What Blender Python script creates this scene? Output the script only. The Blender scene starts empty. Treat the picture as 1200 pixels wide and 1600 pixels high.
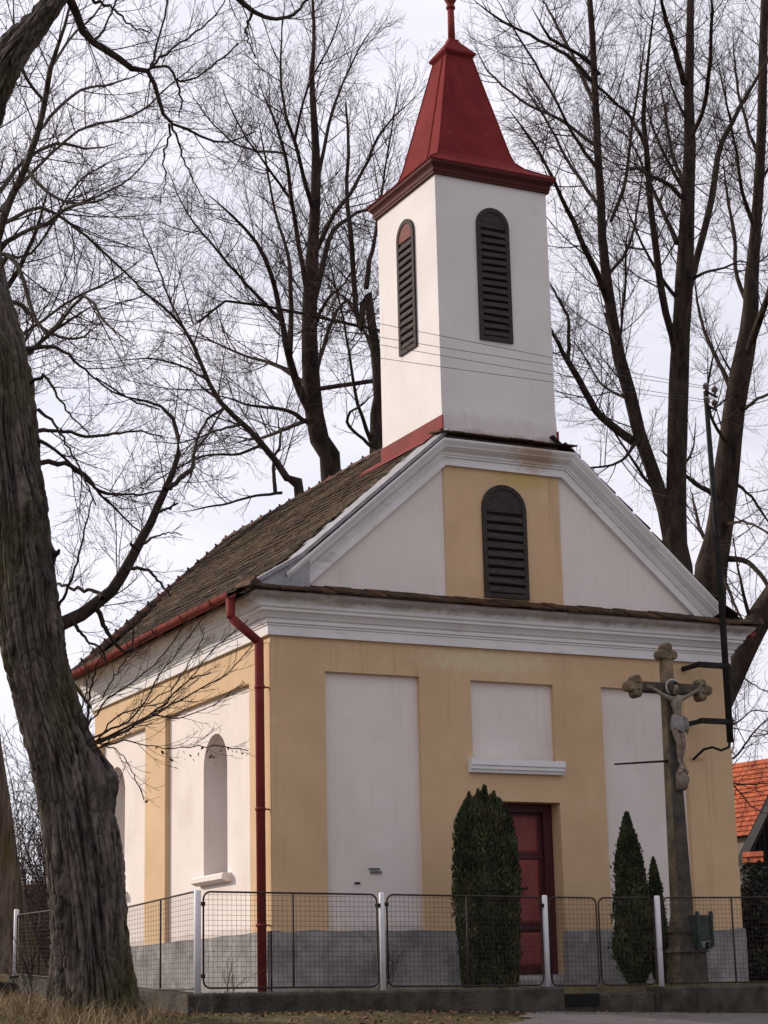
import bpy, bmesh, math, random
import numpy as np
from mathutils import Vector, Matrix, noise as mnoise
R_ = math.radians
S = bpy.context.scene
COL = S.collection
random.seed(7)
RNG = np.random.default_rng(11)

# ------------------------------------------------------------------ camera
CAM = np.array([-8.6691, -20.3186, -0.1239])
YAW, PITCH, ROLL, FPX = .4625, .2428, -.0229, 3124.8244
FW = np.array([math.sin(YAW)*math.cos(PITCH), math.cos(YAW)*math.cos(PITCH), math.sin(PITCH)])
_r = np.array([math.cos(YAW), -math.sin(YAW), 0.]); _u = np.cross(_r, FW)
RT = _r*math.cos(ROLL)+_u*math.sin(ROLL); UP = -_r*math.sin(ROLL)+_u*math.cos(ROLL)
cd = bpy.data.cameras.new('camera'); co = bpy.data.objects.new('camera', cd); COL.objects.link(co)
cd.sensor_fit = 'VERTICAL'; cd.sensor_height = 36; cd.lens = 18/(800/FPX)
cd.clip_start = .1; cd.clip_end = 3000
co.matrix_world = Matrix(((RT[0], UP[0], -FW[0], CAM[0]), (RT[1], UP[1], -FW[1], CAM[1]), (RT[2], UP[2], -FW[2], CAM[2]), (0, 0, 0, 1)))
S.camera = co
S.render.resolution_x, S.render.resolution_y = 768, 1024

def at(px, py, D):
    return CAM + (FW + RT*(px-600)/FPX - UP*(py-800)/FPX)*D

# ------------------------------------------------------------------ light
EL, AZ = R_(23), R_(48)
SUN = Vector((-math.cos(AZ)*math.cos(EL), math.sin(AZ)*math.cos(EL), math.sin(EL)))
w = bpy.data.worlds.new('World'); S.world = w; w.use_nodes = True
nt = w.node_tree; nt.nodes.clear()
sky = nt.nodes.new('ShaderNodeTexSky'); sky.sky_type = 'NISHITA'; sky.sun_disc = False
sky.sun_elevation = EL; sky.sun_rotation = math.atan2(SUN.x, SUN.y)
b1 = nt.nodes.new('ShaderNodeBackground'); b1.inputs[1].default_value = .12
b2 = nt.nodes.new('ShaderNodeBackground'); b2.inputs[0].default_value = (.86, .835, .925, 1); b2.inputs[1].default_value = 1.02
tc = nt.nodes.new('ShaderNodeTexCoord'); mp = nt.nodes.new('ShaderNodeMapping'); mp.inputs['Scale'].default_value = (1, 1, 2.6)
dt = nt.nodes.new('ShaderNodeVectorMath'); dt.operation = 'DOT_PRODUCT'; dt.inputs[1].default_value = SUN
mr = nt.nodes.new('ShaderNodeMapRange'); mr.inputs[1].default_value = -.6; mr.inputs[2].default_value = .7; mr.inputs[3].default_value = .74; mr.inputs[4].default_value = 1.20
nt.links.new(tc.outputs['Generated'], dt.inputs[0]); nt.links.new(dt.outputs['Value'], mr.inputs[0]); nt.links.new(mr.outputs[0], b2.inputs[1])
ns = nt.nodes.new('ShaderNodeTexNoise'); ns.inputs['Scale'].default_value = 5.5; ns.inputs['Detail'].default_value = 6; ns.inputs['Roughness'].default_value = .55
rp = nt.nodes.new('ShaderNodeValToRGB'); rp.color_ramp.elements[0].position = .35; rp.color_ramp.elements[0].color = (.74,)*3+(1,)
rp.color_ramp.elements[1].position = .62; rp.color_ramp.elements[1].color = (1, 1, 1, 1)
mx = nt.nodes.new('ShaderNodeMixShader'); wo = nt.nodes.new('ShaderNodeOutputWorld')
L = nt.links.new
L(sky.outputs[0], b1.inputs[0]); L(tc.outputs['Generated'], mp.inputs[0]); L(mp.outputs[0], ns.inputs['Vector'])
L(ns.outputs['Fac'], rp.inputs[0]); L(rp.outputs[0], mx.inputs[0]); L(b1.outputs[0], mx.inputs[1]); L(b2.outputs[0], mx.inputs[2]); L(mx.outputs[0], wo.inputs[0])
sl = bpy.data.lights.new('sun', 'SUN'); sl.energy = 3.2; sl.angle = R_(.8); sl.color = (1, .88, .76)
so = bpy.data.objects.new('sun', sl); COL.objects.link(so); so.rotation_euler = SUN.to_track_quat('Z', 'Y').to_euler(); so.location = (-20, 20, 20)
S.view_settings.view_transform = 'Standard'; S.view_settings.look = 'None'; S.view_settings.exposure = .08; S.view_settings.gamma = 1
S.cycles.max_bounces = 6; S.cycles.transparent_max_bounces = 8

# ------------------------------------------------------------------ materials
def mat(name, c1, c2=None, scale=4, detail=6, rough=.85, bump=.15, bscale=60, bdist=.01, stretch=(1, 1, 1), spots=None, attr=None, spec=.3, contrast=(.35, .65), metal=0, stains=()):
    m = bpy.data.materials.new(name); m.use_nodes = True; t = m.node_tree; N = t.nodes.new; K = t.links.new
    bs = t.nodes['Principled BSDF']; bs.inputs['Roughness'].default_value = rough; bs.inputs['Metallic'].default_value = metal
    bs.inputs['Specular IOR Level'].default_value = spec
    c = N('ShaderNodeTexCoord'); mpn = N('ShaderNodeMapping'); mpn.inputs['Scale'].default_value = stretch; K(c.outputs['Object'], mpn.inputs[0])
    n = N('ShaderNodeTexNoise'); n.inputs['Scale'].default_value = scale; n.inputs['Detail'].default_value = detail; n.inputs['Roughness'].default_value = .6; K(mpn.outputs[0], n.inputs['Vector'])
    r = N('ShaderNodeValToRGB'); r.color_ramp.elements[0].position, r.color_ramp.elements[1].position = contrast
    r.color_ramp.elements[0].color = (*c1, 1); r.color_ramp.elements[1].color = (*(c2 or c1), 1); K(n.outputs['Fac'], r.inputs[0])
    out = r.outputs[0]
    for sp in (spots or []):                      # (colour, scale, lo, hi, stretch)
        mp2 = N('ShaderNodeMapping'); mp2.inputs['Scale'].default_value = sp[4] if len(sp) > 4 else (1, 1, 1); K(c.outputs['Object'], mp2.inputs[0])
        n2 = N('ShaderNodeTexNoise'); n2.inputs['Scale'].default_value = sp[1]; n2.inputs['Detail'].default_value = 8; K(mp2.outputs[0], n2.inputs['Vector'])
        r2 = N('ShaderNodeMapRange'); r2.inputs[1].default_value = sp[2]; r2.inputs[2].default_value = sp[3]; K(n2.outputs['Fac'], r2.inputs[0])
        x = N('ShaderNodeMix'); x.data_type = 'RGBA'; K(r2.outputs[0], x.inputs['Factor']); K(out, x.inputs['A']); x.inputs['B'].default_value = (*sp[0], 1)
        out = x.outputs['Result']
    for col, cen, rad, k, fac in stains:             # patch of wear: ellipsoid mask broken up by noise (object coordinates)
        m3 = N('ShaderNodeMapping'); m3.vector_type = 'POINT'; m3.inputs['Location'].default_value = [-c_/r_ for c_, r_ in zip(cen, rad)]; m3.inputs['Scale'].default_value = [1/r_ for r_ in rad]; K(c.outputs['Object'], m3.inputs[0])
        ln = N('ShaderNodeVectorMath'); ln.operation = 'LENGTH'; K(m3.outputs[0], ln.inputs[0])
        n3 = N('ShaderNodeTexNoise'); n3.inputs['Scale'].default_value = k; n3.inputs['Detail'].default_value = 8; n3.inputs['Roughness'].default_value = .7; K(c.outputs['Object'], n3.inputs['Vector'])
        ad = N('ShaderNodeMath'); ad.operation = 'MULTIPLY_ADD'; ad.inputs[1].default_value = 2.2; ad.inputs[2].default_value = -1.1; K(n3.outputs['Fac'], ad.inputs[0])
        a2 = N('ShaderNodeMath'); a2.operation = 'ADD'; K(ln.outputs['Value'], a2.inputs[0]); K(ad.outputs[0], a2.inputs[1])
        r3 = N('ShaderNodeMapRange'); r3.inputs[1].default_value = 1.05; r3.inputs[2].default_value = .45; r3.inputs[3].default_value = 0; r3.inputs[4].default_value = fac; K(a2.outputs[0], r3.inputs[0])
        x = N('ShaderNodeMix'); x.data_type = 'RGBA'; K(r3.outputs[0], x.inputs['Factor']); K(out, x.inputs['A']); x.inputs['B'].default_value = (*col, 1); out = x.outputs['Result']
    if attr:                                      # per-face tint made with the mesh
        a = N('ShaderNodeAttribute'); a.attribute_name = attr
        x = N('ShaderNodeMix'); x.data_type = 'RGBA'; x.blend_type = 'MULTIPLY'; x.inputs['Factor'].default_value = 1
        K(out, x.inputs['A']); K(a.outputs['Color'], x.inputs['B']); out = x.outputs['Result']
    K(out, bs.inputs['Base Color'])
    if bump:
        nb = N('ShaderNodeTexNoise'); nb.inputs['Scale'].default_value = bscale; nb.inputs['Detail'].default_value = 5; K(mpn.outputs[0], nb.inputs['Vector'])
        b = N('ShaderNodeBump'); b.inputs['Strength'].default_value = bump; b.inputs['Distance'].default_value = bdist; K(nb.outputs['Fac'], b.inputs['Height']); K(b.outputs[0], bs.inputs['Normal'])
    return m
M = {}
M['ochre'] = mat('ochre_plaster', (.59, .405, .235), (.65, .455, .27), 1.6, bump=.25, bscale=22, bdist=.012, spots=[((.66, .50, .30), 2.2, .62, .80), ((.50, .36, .20), 6, .66, .9), ((.47, .31, .17), 5, .60, .85, (2.5, 2.5, .12)), ((.50, .34, .19), 1.0, .52, .85)], stains=[((.66,.56,.36), (-0.350, -3.000, 3.800), (1.0, 0.4, 0.16), 9, 0.8), ((.55,.40,.14), (0.250, -3.000, 6.080), (0.5, 0.3, 0.14), 7, 0.8), ((.40,.25,.13), (0.000, -3.000, 4.500), (0.9, 0.3, 0.1), 8, 0.55), ((.42,.29,.16), (2.560, -3.000, 2.740), (0.16, 0.3, 0.035), 14, 0.8)])
M['white'] = mat('white_plaster', (.74, .66, .605), (.79, .71, .655), 1.4, bump=.22, bscale=18, bdist=.012, spots=[((.66, .60, .55), 3, .62, .85, (1, 1, .4)), ((.62, .55, .49), 5, .60, .85, (2.5, 2.5, .12)), ((.60, .52, .46), 1.1, .55, .9)], stains=[((.46, .40, .34), (0, 0, .70), (12, 12, .10), 6, .6)])
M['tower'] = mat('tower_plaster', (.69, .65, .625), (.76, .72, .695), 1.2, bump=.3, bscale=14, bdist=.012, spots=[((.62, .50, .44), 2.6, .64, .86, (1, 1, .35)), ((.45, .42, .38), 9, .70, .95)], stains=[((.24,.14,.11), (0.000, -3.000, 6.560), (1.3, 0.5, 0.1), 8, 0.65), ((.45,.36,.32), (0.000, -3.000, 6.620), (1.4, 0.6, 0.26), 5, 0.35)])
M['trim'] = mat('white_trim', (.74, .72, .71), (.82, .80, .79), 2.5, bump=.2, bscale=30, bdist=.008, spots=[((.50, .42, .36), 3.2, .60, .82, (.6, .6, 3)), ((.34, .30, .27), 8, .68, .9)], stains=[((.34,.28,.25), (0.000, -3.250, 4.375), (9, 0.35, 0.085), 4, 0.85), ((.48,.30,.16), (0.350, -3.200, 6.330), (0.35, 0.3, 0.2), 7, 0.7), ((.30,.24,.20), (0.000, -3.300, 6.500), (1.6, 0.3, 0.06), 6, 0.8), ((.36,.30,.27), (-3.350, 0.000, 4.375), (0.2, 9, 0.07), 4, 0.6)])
M['plinth'] = mat('grey_cement', (.19, .18, .175), (.33, .315, .305), 2.6, bump=.45, bscale=22, bdist=.02, spots=[((.47, .44, .42), 3, .58, .75), ((.12, .115, .11), 7, .6, .8)], spec=.1)
M['tile'] = mat('old_tiles', (.032, .020, .013), (.070, .045, .029), 9, bump=.4, bscale=50, attr='tint', spots=[((.13, .098, .040), 14, .56, .72, (3, .7, 3)), ((.16, .13, .10), 30, .68, .8)], spec=.15)
M['tile_red'] = mat('red_ridge_tiles', (.070, .040, .030), (.20, .075, .05), 5, bump=.4, bscale=40, spots=[((.045, .038, .030), 7, .42, .6)], spec=.15)
M['mortar'] = mat('verge_mortar', (.24, .235, .245), (.36, .35, .36), 9, bump=.4, bscale=30)
M['redpaint'] = mat('red_painted_tin', (.165, .028, .026), (.21, .036, .032), 3, rough=.7, bump=.06, bscale=8, spots=[((.15, .03, .027), 4, .6, .85, (1, 1, .3))], spec=.12)
M['spire'] = mat('spire_tin', (.150, .020, .020), (.200, .028, .027), 2, rough=.8, bump=.12, bscale=5, spots=[((.085, .018, .018), 3, .55, .85, (1.5, 1.5, .3)), ((.22, .06, .05), 7, .62, .8)], spec=.06)
M['spiredark'] = mat('tower_cornice_paint', (.062, .017, .015), (.085, .022, .019), 3, rough=.7, bump=.12, bscale=8, spec=.15)
M['gutter'] = mat('gutter_tin', (.18, .036, .030), (.23, .05, .04), 5, rough=.75, bump=.05, spots=[((.10, .045, .035), 9, .62, .8)], spec=.1)
M['maroon'] = mat('maroon_wood', (.050, .012, .013), (.075, .018, .018), 6, rough=.55, bump=.12, bscale=40, stretch=(3, 3, .4))
M['doorred'] = mat('door_panel_red', (.20, .046, .042), (.26, .062, .055), 5, rough=.55, bump=.12, bscale=40, stretch=(3, 3, .5))
M['louvre'] = mat('louvre_wood', (.030, .022, .019), (.055, .042, .036), 9, rough=.8, bump=.2, bscale=40, stretch=(1, 1, 4))
M['louvrered'] = mat('louvre_red_wood', (.13, .032, .026), (.19, .05, .04), 6, rough=.75, bump=.2, bscale=40)
M['dark'] = mat('hollow_shade', (.006, .005, .005), bump=0)
M['glass'] = mat('grey_window_board', (.105, .125, .20), (.135, .155, .235), 3, rough=.45, bump=.05, spec=.5)
M['steel'] = mat('dark_steel', (.014, .012, .012), (.030, .026, .024), 12, rough=.8, spec=.15, bump=.1)
M['rust'] = mat('rusty_frame', (.022, .014, .012), (.055, .030, .022), 18, rough=.7, bump=.1)
M['postwhite'] = mat('white_post_paint', (.68, .67, .70), (.76, .75, .78), 5, rough=.5, bump=.08, spots=[((.30, .24, .2), 14, .66, .8)], spec=.4)
M['concrete'] = mat('mossy_concrete', (.036, .031, .024), (.085, .074, .060), 5, bump=.8, bscale=30, bdist=.02, spots=[((.036, .035, .024), 4, .60, .78), ((.17, .155, .14), 14, .66, .8), ((.09, .075, .055), 2.2, .55, .7, (3, 3, .4))], spec=.1)
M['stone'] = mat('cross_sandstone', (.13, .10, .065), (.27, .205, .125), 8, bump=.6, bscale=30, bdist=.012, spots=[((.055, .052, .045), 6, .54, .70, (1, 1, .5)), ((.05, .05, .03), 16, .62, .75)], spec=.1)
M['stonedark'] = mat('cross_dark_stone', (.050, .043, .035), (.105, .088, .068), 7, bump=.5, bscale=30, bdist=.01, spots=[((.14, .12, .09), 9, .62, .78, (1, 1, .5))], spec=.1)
M['statue'] = mat('statue_flesh_paint', (.15, .115, .085), (.27, .215, .165), 14, bump=.3, bscale=40, spots=[((.12, .08, .06), 22, .58, .75), ((.5, .46, .42), 18, .66, .8)])
M['cloth'] = mat('statue_cloth', (.19, .175, .15), (.29, .27, .24), 16, bump=.4, bscale=40, spots=[((.14, .13, .11), 20, .6, .75)])
M['hair'] = mat('statue_hair', (.05, .035, .025), (.09, .065, .045), 20, bump=.5, bscale=60)
M['halo'] = mat('statue_halo', (.33, .32, .29), (.46, .44, .40), 14, bump=.2)
M['verdigris'] = mat('verdigris_metal', (.028, .042, .038), (.058, .082, .072), 10, rough=.6, bump=.3, metal=.2)
M['bark'] = mat('lime_bark', (.066, .053, .045), (.200, .168, .145), 10, detail=9, rough=.95, bump=1, bscale=46, bdist=.03, stretch=(1, 1, .09), spots=[((.085, .078, .026), 1.6, .52, .74, (1, 1, .5)), ((.17, .15, .135), 14, .60, .76, (1, 1, .1)), ((.018, .014, .012), 17, .58, .72, (1, 1, .14))], spec=.05, stains=[((.115, .095, .034), (.25, -.22, .85), (.17, .30, .95), 5, .8), ((.06, .056, .022), (-.05, -.1, .15), (.4, .5, .28), 6, .6)])
M['bark2'] = mat('dark_bark', (.026, .019, .016), (.072, .053, .043), 8, rough=.95, bump=.6, bscale=25, bdist=.02, stretch=(1, 1, .25), spots=[((.055, .045, .03), 2, .58, .75)], spec=.05)
M['twig'] = mat('twig_bark', (.050, .033, .030), (.085, .058, .052), 4, rough=.9, bump=0, spec=.1)
M['thuja'] = mat('conifer_foliage', (.026, .034, .018), (.066, .078, .038), 6, rough=.75, bump=0, attr='tint', spots=[((.090, .072, .036), 2.8, .54, .74)], spec=.2)
M['thujawood'] = mat('conifer_wood', (.030, .024, .016), (.05, .04, .026), 8)
M['leafdry'] = mat('dry_leaf', (.10, .050, .028), (.20, .11, .06), 30, bump=0, attr='tint')
M['grass'] = mat('winter_grass', (.115, .115, .038), (.21, .165, .075), 3, bump=0, attr='tint', spec=.1)
M['straw'] = mat('dry_straw', (.26, .19, .10), (.40, .30, .18), 5, bump=0, attr='tint', spec=.1)
M['soil'] = mat('turf_soil', (.055, .043, .026), (.125, .10, .055), 2.2, bump=.9, bscale=18, bdist=.04, spots=[((.10, .082, .036), 1.3, .50, .66), ((.17, .095, .05), 14, .58, .72), ((.17, .14, .085), 5, .6, .75)], spec=.05)
M['road'] = mat('road_asphalt', (.115, .098, .094), (.165, .142, .134), 6, bump=.6, bscale=70, bdist=.008, spots=[((.25, .22, .20), 90, .62, .72), ((.07, .06, .056), 3, .6, .75)], spec=.15)
M['orange'] = mat('orange_tiles', (.34, .078, .030), (.48, .125, .05), 3, bump=.3, bscale=20, attr='tint', spots=[((.25, .06, .03), 6, .6, .8)])
M['barn'] = mat('barn_wood', (.012, .010, .009), (.028, .023, .020), 4, bump=.3, bscale=20, stretch=(6, 6, .5))
M['housewall'] = mat('house_wall', (.16, .13, .11), (.22, .18, .15), 3)
M['ivy'] = mat('shrub_leaves', (.022, .026, .016), (.060, .066, .040), 5, bump=0, attr='tint', spots=[((.16, .14, .10), 7, .66, .74)])
M['wire'] = mat('line_wire', (.03, .028, .028), bump=0, rough=.5)
M['ceramic'] = mat('insulator_glaze', (.10, .07, .06), (.2, .17, .16), 20, rough=.25, bump=0, spec=.6)
M['plaque'] = mat('plaque_enamel', (.10, .125, .105), (.16, .18, .155), 40, rough=.5, bump=0)
M['hillgrass'] = mat('hill_grass', (.15, .105, .06), (.24, .18, .11), .4, bump=.3, bscale=3, spots=[((.11, .09, .04), .8, .55, .7)], spec=.05)

# ------------------------------------------------------------------ objects helpers
def link(o, parent=None):
    COL.objects.link(o)
    if parent is not None: o.parent = parent
    return o
def root_loc(o):
    while o.parent is not None: o = o.parent
    return Vector(o.location)
def thing(name, label, cat, loc, group=None):
    o = bpy.data.objects.new(name, None); o.location = loc; o.empty_display_size = .2; link(o)
    return tag(o, label, cat, group)
def tag(o, label, cat, group=None):
    o['label'] = label; o['category'] = cat
    if group: o['group'] = group
    return o
def kind(o, k, label=None):
    o['kind'] = k
    if label: o['label'] = label
    return o
class MB:
    def __init__(s): s.v, s.f, s.m, s.t = [], [], [], []
    def add(s, vs, fs, mi=0, tint=None):
        b = len(s.v); s.v += [tuple(p) for p in vs]
        for f in fs: s.f.append([b+i for i in f]); s.m.append(mi); s.t.append(tint)
    def box(s, x0, x1, y0, y1, z0, z1, mi=0, tint=None):
        s.add([(x, y, z) for z in (z0, z1) for y in (y0, y1) for x in (x0, x1)], [(0, 2, 3, 1), (4, 5, 7, 6), (0, 1, 5, 4), (2, 6, 7, 3), (0, 4, 6, 2), (1, 3, 7, 5)], mi, tint)
    def hexa(s, bot, top, mi=0, tint=None):     # two rings of the same count
        n = len(bot); s.add(list(bot)+list(top), [tuple(range(n))[::-1], tuple(range(n, 2*n))]+[(i, (i+1) % n, n+(i+1) % n, n+i) for i in range(n)], mi, tint)
    def rings(s, rs, mi=0, cap=True):
        n = len(rs[0]); fs = []
        for k in range(len(rs)-1): fs += [(k*n+i, k*n+(i+1) % n, (k+1)*n+(i+1) % n, (k+1)*n+i) for i in range(n)]
        if cap: fs += [tuple(range(n))[::-1], tuple(range((len(rs)-1)*n, len(rs)*n))]
        s.add([p for r in rs for p in r], fs, mi)
    def tube(s, pts, rad, sides=8, mi=0, cap=True):
        pts = [Vector(p) for p in pts]; rs = []
        if not hasattr(rad, '__len__'): rad = [rad]*len(pts)
        ref = None
        for i, p in enumerate(pts):
            t = (pts[min(i+1, len(pts)-1)]-pts[max(i-1, 0)]).normalized()
            if ref is None: ref = Vector((0, 0, 1)) if abs(t.z) < .9 else Vector((0, 1, 0))
            a = (ref-t*ref.dot(t)).normalized(); ref = a; b = t.cross(a)
            rs.append([p+(a*math.cos(2*math.pi*k/sides)+b*math.sin(2*math.pi*k/sides))*rad[i] for k in range(sides)])
        s.rings(rs, mi, cap)
    def build(s, name, mats, parent=None, smooth=False, recalc=True, bevel=0):
        me = bpy.data.meshes.new(name); off = root_loc(parent) if parent is not None else Vector((0, 0, 0))
        me.from_pydata([(x-off.x, y-off.y, z-off.z) for x, y, z in s.v], [], s.f)
        for m in (mats if isinstance(mats, (list, tuple)) else [mats]): me.materials.append(M[m])
        me.polygons.foreach_set('material_index', s.m)
        if any(t is not None for t in s.t):
            at_ = me.color_attributes.new('tint', 'FLOAT_COLOR', 'CORNER'); d = []
            for f, t in zip(s.f, s.t):
                t = (1, 1, 1) if t is None else ((t, t, t) if not hasattr(t, '__len__') else t)
                d += [t[0], t[1], t[2], 1]*len(f)
            at_.data.foreach_set('color', d)
        if recalc or bevel:
            bm = bmesh.new(); bm.from_mesh(me)
            if bevel: bmesh.ops.bevel(bm, geom=[e for e in bm.edges if len(e.link_faces) == 2 and e.calc_face_angle(0) > .6], offset=bevel, segments=2, affect='EDGES')
            if recalc: bmesh.ops.recalc_face_normals(bm, faces=bm.faces)
            bm.to_mesh(me); bm.free()
        if smooth: me.polygons.foreach_set('use_smooth', [True]*len(me.polygons))
        me.update(); o = bpy.data.objects.new(name, me); return link(o, parent)
def np_mesh(name, V, F, mats, parent=None, tint=None, smooth=False):
    """V (n,3), F (m,k) arrays -> one mesh object"""
    off = np.array(root_loc(parent)) if parent is not None else np.zeros(3)
    me = bpy.data.meshes.new(name); V = np.asarray(V, float)-off; F = np.asarray(F, np.int32)
    me.vertices.add(len(V)); me.vertices.foreach_set('co', V.ravel().astype(np.float32))
    k = F.shape[1]; me.loops.add(F.size); me.loops.foreach_set('vertex_index', F.ravel())
    me.polygons.add(len(F)); me.polygons.foreach_set('loop_start', np.arange(len(F), dtype=np.int32)*k)
    if smooth: me.polygons.foreach_set('use_smooth', np.ones(len(F), bool))
    for m in (mats if isinstance(mats, (list, tuple)) else [mats]): me.materials.append(M[m])
    if tint is not None:
        a = me.color_attributes.new('tint', 'FLOAT_COLOR', 'CORNER'); t = np.asarray(tint, float)
        if t.ndim == 1: t = np.repeat(t[:, None], 3, 1)
        a.data.foreach_set('color', np.repeat(np.concatenate([t, np.ones((len(t), 1))], 1), k, 0).ravel().astype(np.float32))
    me.update(calc_edges=True); me.validate(); return link(bpy.data.objects.new(name, me), parent)
def tubes(P, R, sides):
    """P (n,K,3), R (n,K) -> vertices, quads"""
    n, K, _ = P.shape
    T = np.empty_like(P); T[:, 1:-1] = P[:, 2:]-P[:, :-2]; T[:, 0] = P[:, 1]-P[:, 0]; T[:, -1] = P[:, -1]-P[:, -2]
    T /= np.linalg.norm(T, axis=2, keepdims=True)+1e-9
    ref = np.where(np.abs(T[:, :1, 2:3]) < .85, np.array([0, 0, 1.]), np.array([1., 0, 0])); ref = np.broadcast_to(ref, P.shape)
    A = np.cross(T, ref); A /= np.linalg.norm(A, axis=2, keepdims=True)+1e-9; B = np.cross(T, A)
    ang = np.arange(sides)*2*np.pi/sides
    V = P[:, :, None]+R[:, :, None, None]*(np.cos(ang)[:, None]*A[:, :, None]+np.sin(ang)[:, None]*B[:, :, None])
    idx = np.arange(n*K*sides).reshape(n, K, sides)
    q = np.stack([idx[:, :-1], np.roll(idx[:, :-1], -1, 2), np.roll(idx[:, 1:], -1, 2), idx[:, 1:]], -1).reshape(-1, 4)
    return V.reshape(-1, 3), q
def join(parts):
    V, F, b = [], [], 0
    for v, f in parts: V.append(v); F.append(f+b); b += len(v)
    return np.concatenate(V), np.concatenate(F)

# ------------------------------------------------------------------ ground
def sst(a, b, x): t = np.clip((x-a)/(b-a), 0, 1); return t*t*(3-2*t)
def gz(x, y):
    x = np.asarray(x, float); y = np.asarray(y, float)
    inside = sst(-1.9, -1.5, x)*sst(-2.14, -2.06, y)*(1-sst(9, 12, x))
    yb = -5.9+3.4*sst(-2.6, .2, x); base = -.17-.027*np.clip(x, 0, 6)
    out = base-.095*np.clip(yb-y, 0, 14)
    out = out+np.where(x < -1.4, .30*sst(-3.5, 4, y)*(1-sst(-1.9, -1.4, x))*.9, 0)+.15*sst(-3.4, -5.2, x)*sst(-7.5, -5, y)
    ins = .03+.18*sst(1, 6, y)*(1-sst(.0, 1.5, x))
    z = out*(1-inside)+ins*inside
    z = np.where(x > 9, np.where(y > -2.2, sst(-2.2, 2, y)*.3+out*(1-sst(-2.2, 2, y)), out), z)
    return z+.10*np.clip(y-13, 0, 60)*sst(13, 22, y)
def grid_axis(a, b, fine, lo, hi, n):
    return np.unique(np.concatenate([np.linspace(lo, a, n), np.arange(a, b, fine), np.linspace(b, hi, n)]))
gx = grid_axis(-9, 9, .12, -400, 400, 24); gy = grid_axis(-11, 6, .12, -300, 420, 24)
GX, GY = np.meshgrid(gx, gy); GZ = gz(GX, GY)
near = (np.abs(GX) < 9) & (GY > -11) & (GY < 6)
GZ = GZ+np.where(near, np.array([mnoise.noise((a*1.7, b*1.7, 0))*.02+mnoise.noise((a*6, b*6, 3))*.010 for a, b in zip(GX.ravel(), GY.ravel())]).reshape(GX.shape), 0)
idx = np.arange(GX.size).reshape(GX.shape)
F = np.stack([idx[:-1, :-1], idx[:-1, 1:], idx[1:, 1:], idx[1:, :-1]], -1).reshape(-1, 4)
kind(np_mesh('ground', np.stack([GX, GY, GZ], -1).reshape(-1, 3), F, 'soil', smooth=True), 'structure')
# road sheet
ry = np.concatenate([np.linspace(-60, -9, 30), np.arange(-8.9, -2.46, .08)]); V = []; nu = 90
for y in ry:
    x0 = np.clip(.62+(y+4.07)*.72, -3.2, 2.2)-np.clip(-9-y, 0, 50)*.5+.07*math.sin(y*7)+.05*math.sin(y*17)
    xs = x0+np.concatenate([np.linspace(0, 9, 70), np.linspace(9.6, 75, 20)])
    zz = gz(xs, np.full(nu, y))+.022
    V.append(np.stack([xs, np.full(nu, y), zz], -1))
V = np.array(V); idx = np.arange(len(ry)*nu).reshape(len(ry), nu)
F = np.stack([idx[:-1, :-1], idx[:-1, 1:], idx[1:, 1:], idx[1:, :-1]], -1).reshape(-1, 4)
kind(np_mesh('road', V.reshape(-1, 3), F, 'road', smooth=True), 'structure')

# ------------------------------------------------------------------ chapel
W, LN = 6.2, 6.2
chapel = thing('chapel', 'small ochre and white village chapel with red spire and mossy tiled roof', 'chapel', (3.1, 3, 0))
FR = lambda y0: (lambda u, z, d: (u, y0-d, z))          # front-facing surface, d outwards
LF = lambda x0: (lambda u, z, d: (x0-d, u, z))          # left-facing surface
def slab(mb, P, us, zs, hole, d0, d1, mi=0):
    """a plate over the grid us x zs (outer face at d1, inner at d0), cells for which hole() is true left open, with reveals"""
    nu, nz = len(us)-1, len(zs)-1
    H = [[hole((us[i]+us[i+1])/2, (zs[j]+zs[j+1])/2) for j in range(nz)] for i in range(nu)]
    for i in range(nu):
        for j in range(nz):
            if H[i][j]: continue
            a, b, c, d = us[i], us[i+1], zs[j], zs[j+1]
            mb.add([P(a, c, d1), P(b, c, d1), P(b, d, d1), P(a, d, d1)], [(0, 1, 2, 3)], mi)
            for (di, dj, e) in ((-1, 0, ((a, c), (a, d))), (1, 0, ((b, c), (b, d))), (0, -1, ((a, c), (b, c))), (0, 1, ((a, d), (b, d)))):
                ii, jj = i+di, j+dj
                if (0 <= ii < nu and 0 <= jj < nz) and H[ii][jj]:
                    (p, q), (r, s_) = e; mb.add([P(p, q, d0), P(r, s_, d0), P(r, s_, d1), P(p, q, d1)], [(0, 1, 2, 3)], mi)
def arch_pts(u0, u1, z0, z1, n=12, inset=0):
    r = (u1-u0)/2-inset; uc = (u0+u1)/2; zs = z1-(u1-u0)/2
    return [(u0+inset, z0+inset)]+[(uc-r*math.cos(math.pi*k/n), zs+r*math.sin(math.pi*k/n)) for k in range(n+1)]+[(u1-inset, z0+inset)]
ZC = 3.95
# --- front: ochre plate 45 mm proud of the panels
mb = MB(); P = FR(0)
holes = [(.67, 1.867, .70, 3.577), (4.333, 5.53, .70, 3.577), (2.54, 3.66, 2.655, 3.57), (2.51, 3.69, .20, 2.17)]
us = [0, .67, 1.867, 2.51, 2.54, 3.66, 3.69, 4.333, 5.53, W]; zs = [.2, .70, 2.17, 2.655, 3.57, 3.577, ZC+.05]
slab(mb, P, us, zs, lambda u, z: any(a < u < b and c < z < d for a, b, c, d in holes), -.065, 0)
# door reveal, deep
for a in (2.51, 3.69): mb.add([P(a, .2, -.065), P(a, 2.17, -.065), P(a, 2.17, -.30), P(a, .2, -.30)], [(0, 1, 2, 3)])
mb.add([P(2.51, 2.17, -.065), P(3.69, 2.17, -.065), P(3.69, 2.17, -.30), P(2.51, 2.17, -.30)], [(0, 1, 2, 3)])
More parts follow.
